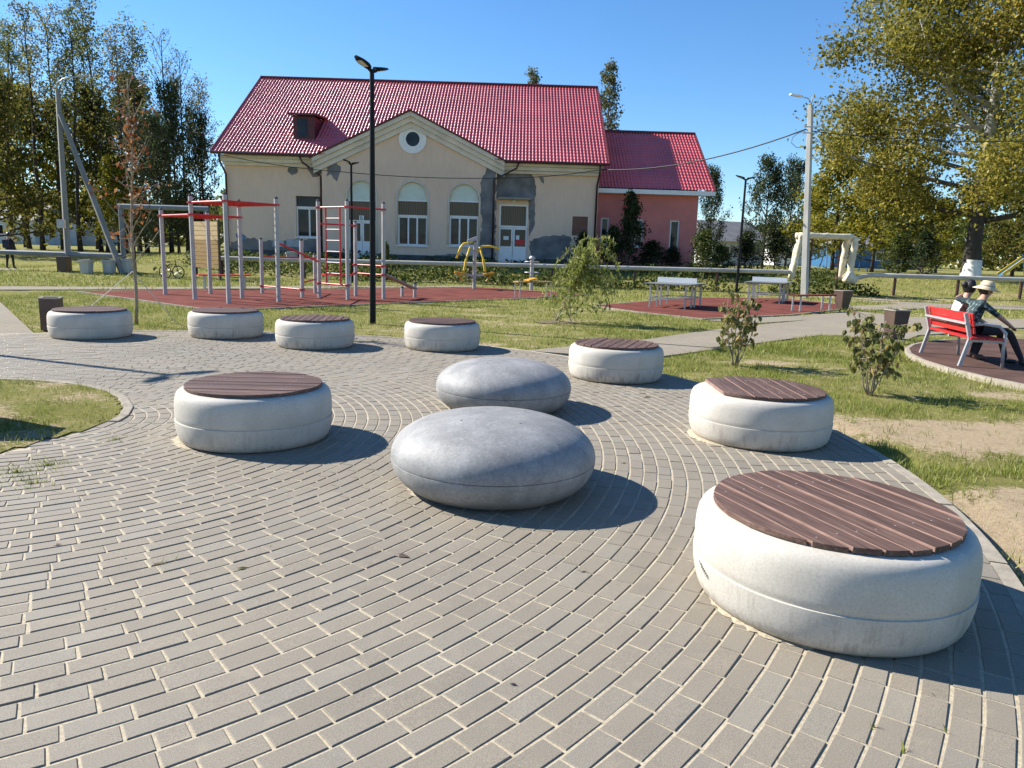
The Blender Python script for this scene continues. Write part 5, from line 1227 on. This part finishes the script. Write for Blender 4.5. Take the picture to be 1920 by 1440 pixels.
# standing person with backpack at the far left
sp_ = at(17, 502); sx, sy = sp_.x, 36.0; sx = at(18, 480, 36.0).x
r_ = thing('person', 'person in dark clothes with a backpack standing far off at the left', 'person', (sx, sy, tz(sx, sy))); J = {}; E = []
J['pelvis'] = (Vector((0,0,.95)), (.15,.11)); J['belly'] = (Vector((0,0,1.1)), (.14,.1)); J['chest'] = (Vector((0,.01,1.32)), (.17,.11)); J['collar'] = (Vector((0,.02,1.45)), (.1,.07)); J['neck'] = (Vector((0,.03,1.52)), .05)
J['skull'] = (Vector((0,.05,1.66)), (.085,.095)); J['crown'] = (Vector((0,.05,1.73)), .05)
E += [('pelvis','belly',0),('belly','chest',0),('chest','collar',0),('collar','neck',3),('neck','skull',3),('skull','crown',3)]
for k, sg in (('l',1),('r',-1)):
    J[k+'sh'] = (Vector((sg*.19,.01,1.4)), .058); J[k+'el'] = (Vector((sg*.27,.0,1.13)), .042); J[k+'wr'] = (Vector((sg*.22,.16,.98)), .03); E += [('chest',k+'sh',0),(k+'sh',k+'el',0),(k+'el',k+'wr',0)]; hand(J, E, k+'wr', k, (0,.6,-.6), (0,.6,.6), sg, 3)
    J[k+'hp'] = (Vector((sg*.09,0,.9)), .092); J[k+'kn'] = (Vector((sg*.14,.02,.5)), .062); J[k+'an'] = (Vector((sg*.17,-.01,.1)), .042); J[k+'to'] = (Vector((sg*.19,.17,.04)), .036); E += [('pelvis',k+'hp',1),(k+'hp',k+'kn',1),(k+'kn',k+'an',1),(k+'an',k+'to',2)]
figure('body', J, E, [M['dark_coat'], M['trousers'], M['black_shoe'], M['skin']], r_); hair_shell(r_, Vector((0,.05,1.66)), (0,1,0), .1, 'hair', seed=8); head_parts(r_, Vector((0,.05,1.66)), (0,1,0))
m_ = MB(); m_.box(-.15, .15, -.27, -.1, 1.02, 1.44); bp_ = m_.build('backpack', M['pack'], r_, bevel=.05)
for sg in (-1, 1): m_ = MB(); m_.tube([(sg*.11,-.12,1.42),(sg*.12,0,1.5),(sg*.12,.13,1.36)], .02, 6); m_.build('strap', M['pack'], bp_)
# ---------------------------------------------------------------- trees
def leaves(cent, size, rng, aspect=.62, flat=0.0, hang=0.0):
    """one rhombic leaf round each centre; returns (4n,3)"""
    n = len(cent); a = rng.normal(size=(n, 3)); a[:,2] = a[:,2]*(1-flat)-hang*1.6; a /= np.linalg.norm(a, axis=1)[:,None]
    b = rng.normal(size=(n, 3)); b -= (a*b).sum(1)[:,None]*a; b /= np.linalg.norm(b, axis=1)[:,None]
    s = size*(.6+.8*rng.random(n))[:,None]; v = np.empty((n, 4, 3))
    v[:,0] = cent-a*s*.5; v[:,1] = cent+b*s*.5*aspect-a*s*.08; v[:,2] = cent+a*s*.5; v[:,3] = cent-b*s*.5*aspect-a*s*.08
    return v.reshape(-1, 3)
def grow(seed, H, r0, c0, nb, spread, el=(25, 65), nsec=6, ntw=4, per=6, sig=.3, lsize=.22, droop=0.0, wob=.02, twig_r=.012, skip=0.0, lean=(0, 0), fork=0, hang=0.0, tips=.35, sides=7):
    """tapered trunk, limbs, twigs and leaf centres of one tree standing at the origin"""
    rng = np.random.default_rng(seed); rd = random.Random(seed); wood = MB(); cents = []
    n = 12; pts = []; off = np.zeros(2)
    for i in range(n+1):
        f = i/n; off = off+rng.normal(0, wob*H/n, 2); pts.append(Vector((off[0]+lean[0]*f*f*H, off[1]+lean[1]*f*f*H, f*H)))
    rad = [r0*(1.25 if i == 0 else 1)*(1-.93*(i/n)**.9)+.012 for i in range(n+1)]
    wood.tube(pts, rad, 10)
    def tp(f):
        k = min(n-1, int(f*n)); return pts[k].lerp(pts[k+1], f*n-k)
    stems = [(tp, H, 1.0)]
    for i in range(nb):
        f = c0+(.98-c0)*((i+.5)/nb)**.92; az = i*2.39996+rd.uniform(-.5, .5)
        L = spread(f)*H*rd.uniform(.7, 1.15); e = R(el[0]+(el[1]-el[0])*f+rd.uniform(-10, 10))
        d = Vector((math.cos(az)*math.cos(e), math.sin(az)*math.cos(e), math.sin(e))); p = tp(f); br = [p.copy()]; k = 6
        for j in range(k):
            d = (d+Vector((rd.uniform(-.16,.16), rd.uniform(-.16,.16), rd.uniform(-.1,.14)-droop*.25*j/k))).normalized(); br.append(br[-1]+d*L/k)
        rb = max(twig_r*1.6, r0*(1-f)*.42+.01); wood.tube(br, [rb*(1-.8*j/k)+.006 for j in range(k+1)], sides-2)
        for s in range(nsec):
            g = .25+.75*(s+rd.random())/nsec; kk = min(k-1, int(g*k)); q = br[kk].lerp(br[kk+1], g*k-kk)
            d2 = (Vector((rd.gauss(0,1), rd.gauss(0,1), rd.gauss(.25-droop, .55)))).normalized(); d2 = (d2+(br[kk+1]-br[kk]).normalized()*.9).normalized()
            L2 = L*rd.uniform(.22, .5)*(1.15-.5*g); sp_ = [q, q+d2*L2*.5+Vector((0,0,rd.uniform(-.04,.06)*L2)), q+d2*L2+Vector((0,0,-droop*L2*.5))]
            wood.tube(sp_, [max(twig_r, rb*.35), twig_r, twig_r*.5], 4, cap=False)
            for t_ in range(ntw):
                h = rd.random()**.7; c = sp_[0].lerp(sp_[1], h*2) if h < .5 else sp_[1].lerp(sp_[2], h*2-1)
                d3 = Vector((rd.gauss(0,1), rd.gauss(0,1), rd.gauss(.1-droop*1.2,.7))).normalized()*L2*tips*rd.uniform(.5, 1.3)
                if twig_r > .004: wood.tube([c, c+d3], [twig_r*.6, twig_r*.25], 3, cap=False)
                if rd.random() < skip: continue
                m_ = per; cc = np.array(c)[None]+np.array(d3)[None]*rng.random((m_, 1))+rng.normal(0, sig, (m_, 3)); cents.append(cc)
    cents = np.concatenate(cents); tone = np.clip(.18+.5*fbm(cents[:,0]*.45+seed, cents[:,2]*.45+cents[:,1]*.3, seed, 3)+rng.normal(0, .2, len(cents)), 0, 1)
    v = leaves(cents, lsize, rng, hang=hang)
    return wood, v, tone
TREE = {}
def tree_proto(key, leafm, bark='bark', **kw):
    wood, v, tone = grow(**kw); TREE[key] = (wood, v, tone, leafm, bark, kw['H'])
    w_me = bpy.data.meshes.new('trunk'); w_me.from_pydata(wood.v, [], wood.f); w_me.materials.append(M[bark]); w_me.polygons.foreach_set('use_smooth', [True]*len(w_me.polygons))
    o = npmesh('crown', v, 4, M[leafm], None, tone); l_me = o.data; bpy.data.objects.remove(o); TREE[key] = (w_me, l_me, kw['H'])
def tree(key, x, y, H, rz, lab, grp=None, sxy=1.0, z=None, name='tree'):
    w_me, l_me, h0 = TREE[key]; t_ = thing(name, lab, 'tree', (x, y, (tz(x, y) if z is None else z)-.05), rz, grp); s = H/h0; t_.scale = (s*sxy, s*sxy, s)
    link('trunk', w_me, t_); link('crown', l_me, t_); return t_
tall = dict(H=20, r0=.19, c0=.4, nb=22, spread=lambda f: .2*(1.15-f)**.5, el=(24, 62), nsec=7, ntw=3, per=7, sig=.3, lsize=.2, wob=.035, skip=.2)
tree_proto('tall_a', 'l_grove', seed=1, **tall); tree_proto('tall_b', 'l_grove2', seed=2, **{**tall, 'c0': .42, 'nb': 22, 'lean': (.05, 0)})
tree_proto('tall_c', 'l_grove', seed=3, **{**tall, 'nb': 22, 'skip': .5, 'spread': lambda f: .2*(1.1-f)**.5}); tree_proto('tall_d', 'l_grove2', seed=4, **{**tall, 'nb': 26, 'c0': .34})
tree_proto('bare', 'l_grove', seed=5, **{**tall, 'nb': 24, 'skip': .86, 'per': 3, 'spread': lambda f: .24*(1.12-f)**.5, 'el': (30, 60)})
tree_proto('under', 'l_yellow', seed=6, H=10, r0=.13, c0=.08, nb=26, spread=lambda f: .36*(1.06-f)**.5, el=(8, 62), nsec=7, ntw=4, per=10, sig=.28, lsize=.26)
tree_proto('under_olive', 'l_grove', seed=9, H=10, r0=.13, c0=.08, nb=26, spread=lambda f: .34*(1.06-f)**.5, el=(8, 62), nsec=7, ntw=4, per=10, sig=.28, lsize=.26)
tree_proto('dark', 'l_dark', seed=7, H=11, r0=.2, c0=.05, nb=34, spread=lambda f: .3*(1.02-f)**.75+.03, el=(10, 55), nsec=7, ntw=4, per=9, sig=.3, lsize=.3)
tree_proto('dark_round', 'l_dark', seed=17, H=11, r0=.2, c0=.06, nb=36, spread=lambda f: .36*math.sqrt(max(.06, 1-(1.25*(f-.3))**2)), el=(15, 60), nsec=7, ntw=4, per=7, sig=.34, lsize=.27)
tree_proto('birch', 'l_birch', 'bark_pale', seed=8, H=17, r0=.16, c0=.25, nb=30, spread=lambda f: .14*(1.08-f)**.5, el=(35, 65), nsec=6, ntw=3, per=8, sig=.22, lsize=.22, droop=.9, hang=.5)
def gx_(px, Y): return at(px, 460, Y).x
def gh(px, top, Y): return at(px, top, Y).z-tz(gx_(px, Y), Y)
GR = [(-40, 60, 60, 'tall_d', .2, 'grove tree at the very left edge of the picture'), (22, 60, 57, 'tall_b', 1.1, 'slim twin-looking grove tree near the left edge'), (78, 15, 61, 'tall_c', 2.6, 'tall thinly leaved grove tree behind the concrete pole top'),
      (118, 30, 66, 'tall_a', .5, 'grove tree just right of the strutted pole'), (150, 24, 60, 'tall_d', 4.0, 'full-leaved tall tree right of the strutted pole'), (203, 8, 62, 'tall_b', 3.0, 'tallest slim tree of the grove'),
      (238, 70, 58, 'tall_a', 5.2, 'grove tree behind the staked sapling'), (276, 60, 64, 'tall_d', 1.9, 'grove tree with a pointed crown right of the sapling'), (322, 66, 66, 'bare', .9, 'nearly bare tree against the sky left of the club house'),
      (352, 96, 72, 'bare', 3.9, 'bare branching tree just left of the red roof'), (386, 158, 60, 'tall_a', 2.2, 'shorter grove tree beside the club house corner'), (-5, 130, 52, 'under_olive', 1.2, 'low leafy tree at the left edge'), (50, 60, 72, 'tall_a', 3.3, 'grove tree in the second row at the far left'), (180, 60, 74, 'tall_c', 1.2, 'thin grove tree in the second row')]
for px, top, Y, key, rz, lab in GR: tree(key, gx_(px, Y), Y, gh(px, top, Y), rz, lab, 'trees of the grove', name='grove_tree')
for px, top, Y, key, rz, lab in ((55, 175, 66, 'under', 1, 'yellowish understory tree behind the standing person'), (128, 205, 68, 'under', 2.4, 'yellowish understory tree behind the strutted pole'), (190, 190, 63, 'under_olive', .3, 'olive understory tree in the middle of the grove'), (222, 300, 58, 'under', 4.2, 'low yellow-green tree behind the sapling'), (262, 170, 70, 'under_olive', 5.5, 'olive understory tree behind the raised pipe')):
    tree(key, gx_(px, Y), Y, gh(px, top, Y), rz, lab, 'understory of the grove', name='understory_tree')
for px, top, Y, rz, lab, sx_ in ((335, 188, 57, .4, 'dense dark tree beside the club house, left one', .5), (300, 245, 54, 2.2, 'dense dark tree behind the timber screen', .62), (378, 240, 60, 4.2, 'dense dark tree close to the club house corner', .5)):
    tree('dark_round', gx_(px, Y), Y, gh(px, top, Y), rz, lab, 'dark trees by the club house', sx_, name='dark_tree')
tree('birch', gx_(1132, 60), 60, gh(1132, 118, 60), .6, 'pale birch rising behind the junction of the two red roofs', name='birch_tree'); tree('birch', gx_(988, 66), 66, gh(988, 134, 66), 2.5, 'birch top just showing over the red ridge', name='birch_tree')
tree('dark_round', gx_(1432, 70), 70, gh(1432, 318, 70), 1.2, 'dark rounded tree right of the far lamp post', None, .8, name='dark_tree'); tree('dark_round', gx_(1476, 74), 74, gh(1476, 322, 74), 3.1, 'dark tree behind the right concrete pole', None, .7, name='dark_tree')
tree('dark_round', gx_(1328, 56), 56, gh(1328, 335, 56), 2.0, 'dark tree behind the end of the pink annex', None, .6, name='dark_tree')
for px, top, Y, key, rz, lab, sx_ in ((1565, 270, 62, 'under', .3, 'yellow-green tree behind the pipe gate', 1.15), (1640, 300, 58, 'under', 2.2, 'yellow-green tree left of the big poplar trunk', 1.2), (1700, 330, 66, 'under_olive', 1.0, 'olive tree directly behind the poplar', 1.3), (1905, 330, 60, 'under_olive', 3.6, 'olive tree at the right edge behind the bench', 1.2), (1760, 380, 70, 'under', 4.4, 'low yellow tree right behind the poplar trunk', 1.3), (1520, 360, 80, 'under', 5.0, 'far yellow tree behind the concrete pole', 1.2)):
    tree(key, gx_(px, Y), Y, gh(px, top, Y), rz, lab, 'trees behind the right lawn', sx_, name='lawn_tree')
# the big poplar, in view from its limed foot to beyond the frame
PY = 43.0; PX = at(1822, 500, PY).x
wood, v, tone = grow(seed=21, H=25, r0=.44, c0=.12, nb=64, spread=lambda f: .38*(1.08-f)**.42*(1 if f > .2 else .8), el=(-4, 62), nsec=11, ntw=5, per=58, sig=.5, lsize=.205, wob=.012, twig_r=.014, lean=(.02, 0), tips=.4, sides=9)
pt_ = thing('poplar_tree', 'huge yellow-green poplar with pale upper trunk and limed white foot', 'tree', (PX, PY, tz(PX, PY)-.05))
m, t, b = nodes('poplar_bark'); M['poplar_bark'] = m
tc = N(t, 'ShaderNodeTexCoord'); sp = N(t, 'ShaderNodeSeparateXYZ'); t.links.new(tc.outputs['Object'], sp.inputs[0])
hgt = math_(t, 'ADD', math_(t, 'MULTIPLY', sp.outputs['Z'], .1), math_(t, 'MULTIPLY', noise(t, 2, 4, stretch=(1,1,.3)), .4))
t.links.new(mix(t, ramp(t, hgt, [(.7, (0,0,0)), (1.0, (1,1,1))]), ramp(t, noise(t, 5, 5, stretch=(1,1,.25)), [(.3, (.03,.024,.02)), (.7, (.075,.062,.05))]), ramp(t, noise(t, 3, 5, stretch=(1,1,.4)), [(.3, (.28,.27,.23)), (.7, (.5,.48,.42))])), b.inputs['Base Color']); b.inputs['Roughness'].default_value = .9
wood.build('trunk', M['poplar_bark'], pt_, smooth=True); npmesh('crown', v, 4, M['l_poplar'], pt_, tone)
lw = MB(); lw.tube([(0,0,0),(0,0,.4),(.01,0,1.1)], [.62,.52,.475], 12, cap=False); lw.build('lime_wash', M['whitewash_trunk'], pt_, smooth=True)

# shrubs by the houses
tree_proto('shrub_dark', 'l_dark', 'twig', seed=31, H=3, r0=.03, c0=.02, nb=26, spread=lambda f: .42*(1.05-f)**.5, el=(35, 80), nsec=6, ntw=3, per=7, sig=.12, lsize=.15, twig_r=.006, skip=.25)
tree_proto('shrub_olive', 'l_hedge', 'twig', seed=32, H=2, r0=.03, c0=.02, nb=22, spread=lambda f: .55*(1.1-f)**.5, el=(20, 65), nsec=6, ntw=3, per=7, sig=.11, lsize=.13, twig_r=.006)
def shrub(key, px, top, Y, rz, lab, sx_=1.0, grp=None): x_ = gx_(px, Y); o = tree(key, x_, Y, gh(px, top, Y), rz, lab, grp, sx_, name='shrub'); o['category'] = 'shrub'; return o
shrub('shrub_dark', 1180, 375, 41.2, .2, 'tall dark shrub before the pink annex, leafy top reaching the alarm box', .85); shrub('shrub_dark', 1150, 432, 40.6, 1.4, 'dark shrub under the first narrow annex window', 1.5); shrub('shrub_dark', 1222, 456, 41.0, 2.0, 'low dark shrub between the second and third annex windows', 2.4); shrub('shrub_dark', 1262, 466, 41.4, 3.0, 'low dark shrub under the third annex window', 2.4)
shrub('shrub_olive', 1322, 446, 38.5, .5, 'grey-green spreading shrub at the end of the pink annex', 1.0); shrub('shrub_dark', 1092, 440, 40.5, 2.5, 'dark shrub behind the leaning willow', 1.2); shrub('shrub_olive', 1352, 468, 40, 2.5, 'olive shrub left of the far lamp post', 1.2); shrub('shrub_olive', 725, 462, 38.0, 4, 'narrow dark shrub right of the arched door', .4)
shrub('shrub_dark', 1735, 440, 44.5, 1.0, 'dark shrub left of the limed poplar foot', 1.25); shrub('shrub_olive', 1690, 455, 47, 2.0, 'olive shrub far left of the limed poplar foot', 1.3); shrub('shrub_dark', 1400, 440, 52, 3.3, 'dark shrub at the foot of the dark rounded tree', 1.6); shrub('shrub_dark', 1455, 440, 54, .3, 'dark shrub right of the dark rounded tree', 1.6)
# weeds and flower beds under the pipe: one uncountable mass
n = 26000; wx = RNG.uniform(-17, 17, n); wy = RNG.uniform(34.2, 40.5, n); cl = fbm(wx*.55, wy*.55, 71); ok = RNG.random(n) < np.clip(cl*3.2-1.05, .02, 1); wx, wy, cl = wx[ok], wy[ok], cl[ok]
wz = terrain(wx, wy)+.05+RNG.random(len(wx))**1.6*.75*cl
v = leaves(np.stack([wx, wy, wz], -1), .16, RNG); o = npmesh('weeds', v, 4, M['l_hedge'], None, np.clip(.2+.6*fbm(wx*.4, wy*.4, 77)+RNG.normal(0, .2, len(wx)), 0, 1)); stuff(o); o['label'] = 'weeds and faded flower beds along the heating pipe'; o['category'] = 'weeds'
# distant woods: one far mass
n = 42000; a = RNG.uniform(-1.25, 1.25, n); d = RNG.uniform(125, 175, n); wx = np.sin(a)*d; wy = np.cos(a)*d; hh = 3.5+9*fbm(a*14, d*0+3, 91); wz = terrain(wx, wy)+RNG.random(n)**.8*hh
v = leaves(np.stack([wx, wy, wz], -1), 1.3, RNG); o = npmesh('distant_woods', v, 4, M['l_grove2'], None, np.clip(.3+.5*fbm(a*22, wz*.2, 95)+RNG.normal(0, .15, n), 0, 1)); stuff(o); o['label'] = 'line of distant woods on the horizon'; o['category'] = 'woods'

# far houses
def far_house(x, y, w_, d_, h, rh, lab, wallm, roofm, rz=0.0, nwin=3):
    z = tz(x, y); t_ = thing('far_house', lab, 'house', (x, y, z), rz)
    m_ = MB(); m_.box(-w_/2, w_/2, -d_/2, d_/2, -.3, h); m_.build('wall', M[wallm], t_)
    m_ = MB(); o_ = .35; m_.add([(-w_/2-o_,-d_/2-o_,h-.1),(w_/2+o_,-d_/2-o_,h-.1),(w_/2+o_,d_/2+o_,h-.1),(-w_/2-o_,d_/2+o_,h-.1),(-w_/2-o_,0,h+rh),(w_/2+o_,0,h+rh)], [(0,1,5,4),(2,3,4,5),(0,4,3),(1,2,5),(3,2,1,0)]); m_.build('roof', M[roofm], t_)
    for k in range(nwin):
        x_ = -w_/2+w_*(k+.5)/nwin; m_ = MB(); m_.box(x_-.5, x_+.5, -d_/2-.05, -d_/2-.003, h*.35, h*.78); f_ = m_.build('window', M['white'], t_); m_ = MB(); m_.box(x_-.42, x_+.42, -d_/2-.07, -d_/2-.053, h*.39, h*.74); m_.build('pane', M['glass'], f_)
M['slate'] = simple('grey_slate', (.2,.2,.2), .8, .2, 1); M['blue'] = simple('blue_paint', (.03,.12,.25), .5, .15, 3); M['sidewall'] = simple('pale_siding', (.55,.55,.52), .8, .12, 1)
far_house(gx_(1352, 84), 84, 6.5, 7, 2.6, 2.2, 'grey-roofed far house between the annex and the dark tree', 'sidewall', 'slate', .3, 2); far_house(gx_(1620, 92), 92, 11, 7, 2.6, 1.6, 'low far shed behind the pipe gate', 'blue', 'slate', .1, 3)
far_house(gx_(48, 96), 96, 10, 7, 3.0, 2.2, 'pale far house seen between the grove trunks at the left', 'sidewall', 'slate', -.2, 3); far_house(gx_(175, 104), 104, 9, 7, 3.0, 2.2, 'pale far house behind the grove, near the strut', 'sidewall', 'slate', .15, 3); pass
far_house(gx_(1495, 98), 98, 7, 6, 2.4, 1.8, 'far white outbuilding behind the right concrete pole', 'white', 'slate', -.1, 2)
# blue play things far right
sw = thing('swing_frame', 'blue metal swing frame on the far lawn right of the pipe gate', 'swing', (gx_(1585, 62), 62, tz(15, 62)))
for s in (-1, 1):
    for q_ in (-1, 1): m_ = MB(); m_.tube([(s*1.7, q_*.8, 0), (s*1.5, 0, 2.1)], .05, 8); m_.build('leg', M['blue'], sw)
m_ = MB(); m_.tube([(-1.6,0,2.1),(1.6,0,2.1)], .05, 8); m_.build('beam', M['blue'], sw)
for x_ in (-.6, .6):
    m_ = MB(); m_.box(x_-.22, x_+.22, -.1, .1, .5, .54); st_ = m_.build('seat', M['red'], sw)
    for e in (-.2, .2): m_ = MB(); m_.tube([(x_+e,0,.54),(x_+e,0,2.08)], .015, 5); m_.build('chain', M['galv'], st_)
sd_ = thing('slide', 'small blue slide at the far right edge behind the pipe', 'slide', (gx_(1908, 50), 50, tz(30, 50)))
m_ = MB(); m_.obox((-.9,0,.1), (.6,0,1.3), .5, .06); m_.build('chute', M['blue'], sd_)
for s in (-.28, .28): m_ = MB(); m_.obox((-.9,s,.2), (.6,s,1.4), .04, .18); m_.build('side_rail', M['yellow'], sd_)
for s in (-.25, .25): m_ = MB(); m_.tube([(.95,s,0),(.62,s,1.6)], .03, 6); m_.build('leg', M['blue'], sd_)
for k in range(4): m_ = MB(); z_ = .25+k*.28; x_ = .95-.33*z_/1.6; m_.tube([(x_,-.25,z_),(x_,.25,z_)], .02, 6); m_.build('rung', M['red'], sd_)

# ---------------------------------------------------------------- planted saplings and shrubs near the plaza
def twiggy(name, lab, x, y, stems, leafn, wood_m, cat='tree'):
    t_ = thing(name, lab, cat, (x, y, -.03)); return t_
# staked sapling: thin, nearly bare, rust leaves
rs = random.Random(44); sap = thing('sapling', 'staked sapling with few rusty leaves and guy lines behind the leftmost seats', 'tree', (-7.3, 14.04, -.03))
wm = MB(); H = 4.5; tr = [Vector((math.sin(i*.9)*.03+.012*i, .02*math.cos(i), H*i/12)) for i in range(13)]; wm.tube(tr, [.034-.0022*i for i in range(13)], 8); cents = []
for i in range(42):
    f = .18+.8*(i/42)**.9; k = int(f*12); p = tr[k].lerp(tr[min(12, k+1)], f*12-k); az = rs.uniform(0, 6.28); L = rs.uniform(.35, 1.1)*(1.1-.55*f); e = rs.uniform(.5, 1.1)
    d = Vector((math.cos(az)*math.cos(e), math.sin(az)*math.cos(e), math.sin(e))); q = [p]
    for j in range(4): d = (d+Vector((rs.uniform(-.22,.22), rs.uniform(-.22,.22), rs.uniform(-.05,.2)))).normalized(); q.append(q[-1]+d*L/4)
    wm.tube(q, [.011,.009,.007,.005,.003], 5, cap=False)
    for j in range(4):
        c = q[rs.randint(1, 4)]; d2 = Vector((rs.gauss(0,1), rs.gauss(0,1), rs.gauss(.4,.6))).normalized()*rs.uniform(.1, .35); wm.tube([c, c+d2], [.005,.002], 3, cap=False)
        if rs.random() < (.75 if .38 < f < .82 else .25): cents += [np.array(c+d2*rs.random())+np.array([rs.gauss(0,.05) for _ in range(3)]) for _ in range(rs.randint(2, 5))]
wm.build('trunk', M['twig_pale'], sap, smooth=True); cents = np.array(cents); npmesh('crown', leaves(cents, .085, np.random.default_rng(5), hang=.6), 4, M['l_rust'], sap, np.random.default_rng(6).random(len(cents)))
for dx_, dy_ in ((-1.05, -.35), (.55, .5)):
    m_ = MB(); m_.tube([(0,0,1.02), (dx_, dy_, .02)], .009, 5); m_.build('guy_line', M['cream'], sap)
# leaning willow with hanging foliage
rs = random.Random(45); wl = thing('young_willow', 'young willow leaning right with drooping yellow-green leaves on the lawn', 'tree', (.98, 17.11, -.03)); wm = MB(); cents = []
tr = [Vector((.85*(i/8)**1.0*1.0, .1*i/8, 1.95*(i/8)**.95)) for i in range(9)]; wm.tube(tr, [.03-.0024*i for i in range(9)], 8)
for i in range(64):
    f = .35+.65*rs.random(); k = min(7, int(f*8)); p = tr[k].lerp(tr[k+1], f*8-k); az = rs.uniform(0, 6.28); d = Vector((math.cos(az)*.85-.12, math.sin(az)*.7, rs.uniform(.15, 1.0))); q = [p]; L = rs.uniform(.5, 1.25)
    for j in range(7): d = (d+Vector((rs.uniform(-.15,.15), rs.uniform(-.15,.15), -.34))).normalized(); q.append(q[-1]+d*L/7)
    wm.tube(q, [.008,.007,.006,.005,.004,.003,.002,.0015], 4, cap=False)
    for j in range(1, 8):
        for _ in range(7): cents.append(np.array(q[j-1].lerp(q[j], rs.random()))+np.array([rs.gauss(0,.035) for _ in range(3)]))
for i in range(7):   # shoots at the foot
    d = Vector((rs.uniform(-.5,.9), rs.uniform(-.3,.3), 1)).normalized(); q = [Vector((.35 if i > 2 else 0, 0, .05)), Vector((.35 if i > 2 else 0, 0, .05))+d*.3, Vector((.35 if i > 2 else 0, 0, .05))+d*.65]; wm.tube(q, [.007,.005,.002], 4, cap=False)
    for _ in range(18): cents.append(np.array(q[0].lerp(q[2], .25+.75*rs.random()))+np.array([rs.gauss(0,.06) for _ in range(3)]))
wm.build('trunk', M['twig_pale'], wl, smooth=True); cents = np.array(cents); npmesh('crown', leaves(cents, .13, np.random.default_rng(8), aspect=.22, hang=.8), 4, M['l_willow'], wl, np.clip(np.random.default_rng(9).normal(.5, .25, len(cents)), 0, 1))
m_ = MB(); rr_ = np.linspace(0, 2*math.pi, 20, endpoint=False); m_.add([(.5*math.cos(a)*(1+.15*math.sin(3*a)), .35*math.sin(a), .012) for a in rr_]+[(0,0,.06)], [(i, (i+1) % 20, 20) for i in range(20)]); m_.build('root_mulch', M['twig'], wl)
# two wilting shrubs, leaf by leaf
lm_ = bpy.data.meshes.new('leaf')
lm_.from_pydata([(0,0,0),(.35,.0,.04),(.7,0,.02),(1,0,-.12),(.3,.34,-.03),(.68,.28,-.06),(.3,-.34,-.03),(.68,-.28,-.06)], [], [(0,1,4),(1,2,5,4),(2,3,5),(0,6,1),(1,6,7,2),(2,7,3)]); lm_.materials.append(M['l_bush'])
def bush(x, y, H, W, seed, lab, nleaf):
    rs = random.Random(seed); t_ = thing('wilting_shrub', lab, 'shrub', (x, y, -.03), 0, 'young shrubs with wilting leaves'); ends = []; wm = MB()
    for i in range(9):
        az = i*2.4+rs.uniform(-.4,.4); ca, sa = math.cos(az), math.sin(az); rad_ = W*.3*math.sqrt((i+.6)/9); L = H*rs.uniform(.8, 1.0)
        q = [Vector((ca*.03+ca*rad_*min(1, (j/8)*1.5)**1.1+rs.gauss(0,.012), sa*.03+sa*rad_*min(1, (j/8)*1.5)**1.1+rs.gauss(0,.012), L*(j/8)*(1-.1*rad_/W*3))) for j in range(9)]
        wm.tube(q, [.011,.0105,.0095,.0085,.0075,.006,.005,.004,.002], 6)
        for j in range(3, 9):
            for _ in range(2):
                s2 = Vector((rs.gauss(0,1), rs.gauss(0,1), rs.gauss(.3,.45))).normalized()*rs.uniform(.06, .17)*W; e = q[j]+s2; wm.tube([q[j], e], [.004,.002], 4, cap=False); ends += [(e, s2), (q[j].lerp(e, .6), s2)]
            if j > 4: ends += [(q[j], Vector((0,0,1)))]
    wm.build('stems', M['twig_pale'], t_, smooth=True)
    for i in range(nleaf):
        p, d = ends[rs.randrange(len(ends))]; o = link('leaf', lm_, t_); o.location = p+Vector((rs.gauss(0,.025), rs.gauss(0,.025), rs.gauss(0,.025)))
        s = rs.uniform(.065, .115); o.scale = (s, s, s*rs.choice((1, 1.6, 2.2))); o.rotation_euler = (rs.uniform(-.9,.9), rs.uniform(.25, 1.45), rs.uniform(0, 6.28)); o['tone'] = min(1, max(0, rs.gauss(.5, .26)))
bush(3.38, 11.01, 1.14, .95, 51, 'wilting brown-green shrub farther from the camera, beside the paved path', 300); bush(4.38, 8.81, 1.08, 1.0, 52, 'wilting brown-green shrub nearer the camera, before the red bench', 300)
# fallen leaves
fl = MB(); fl.v = [(-.5,0,.0),(0,.16,.1),(.5,.0,.06),(0,-.16,.02),(-.1,.0,.12)]; fl.f = [(0,4,1),(1,4,2),(2,4,3),(3,4,0)]; fl.m = [0]*4
for px, py, s, mt, lab in ((752,1043,.11,'bin','dark curled leaf lying on the pavers before the front stone'), (1213,745,.1,'l_yellow','yellow leaf on the pavers between the stones and the plank-topped seats'), (1170,869,.05,'l_yellow','tiny yellow leaf beside the front stone shadow'), (107,1022,.05,'bin','small dark leaf on the pavers at the left'), (298,1058,.06,'twig','small brown leaf on the pavers left of centre'), (455,1066,.06,'l_willow','greenish leaf scrap on the pavers left of centre'), (395,655,.12,'bin','dark leaf on the pavers before the second seat'), (962,1284,.035,'ink','dark speck of leaf on the foreground pavers'), (1095,1073,.04,'bin','small dark leaf in a paver joint')):
    p = at(px, py); o = fl.build('fallen_leaf', M[mt]); tag(o, lab, 'leaf', 'fallen leaves on the plaza'); o.location = (p.x, p.y, .003); o.scale = (s, s, s*.6); o.rotation_euler = (0, 0, rs.uniform(-.5, .5))
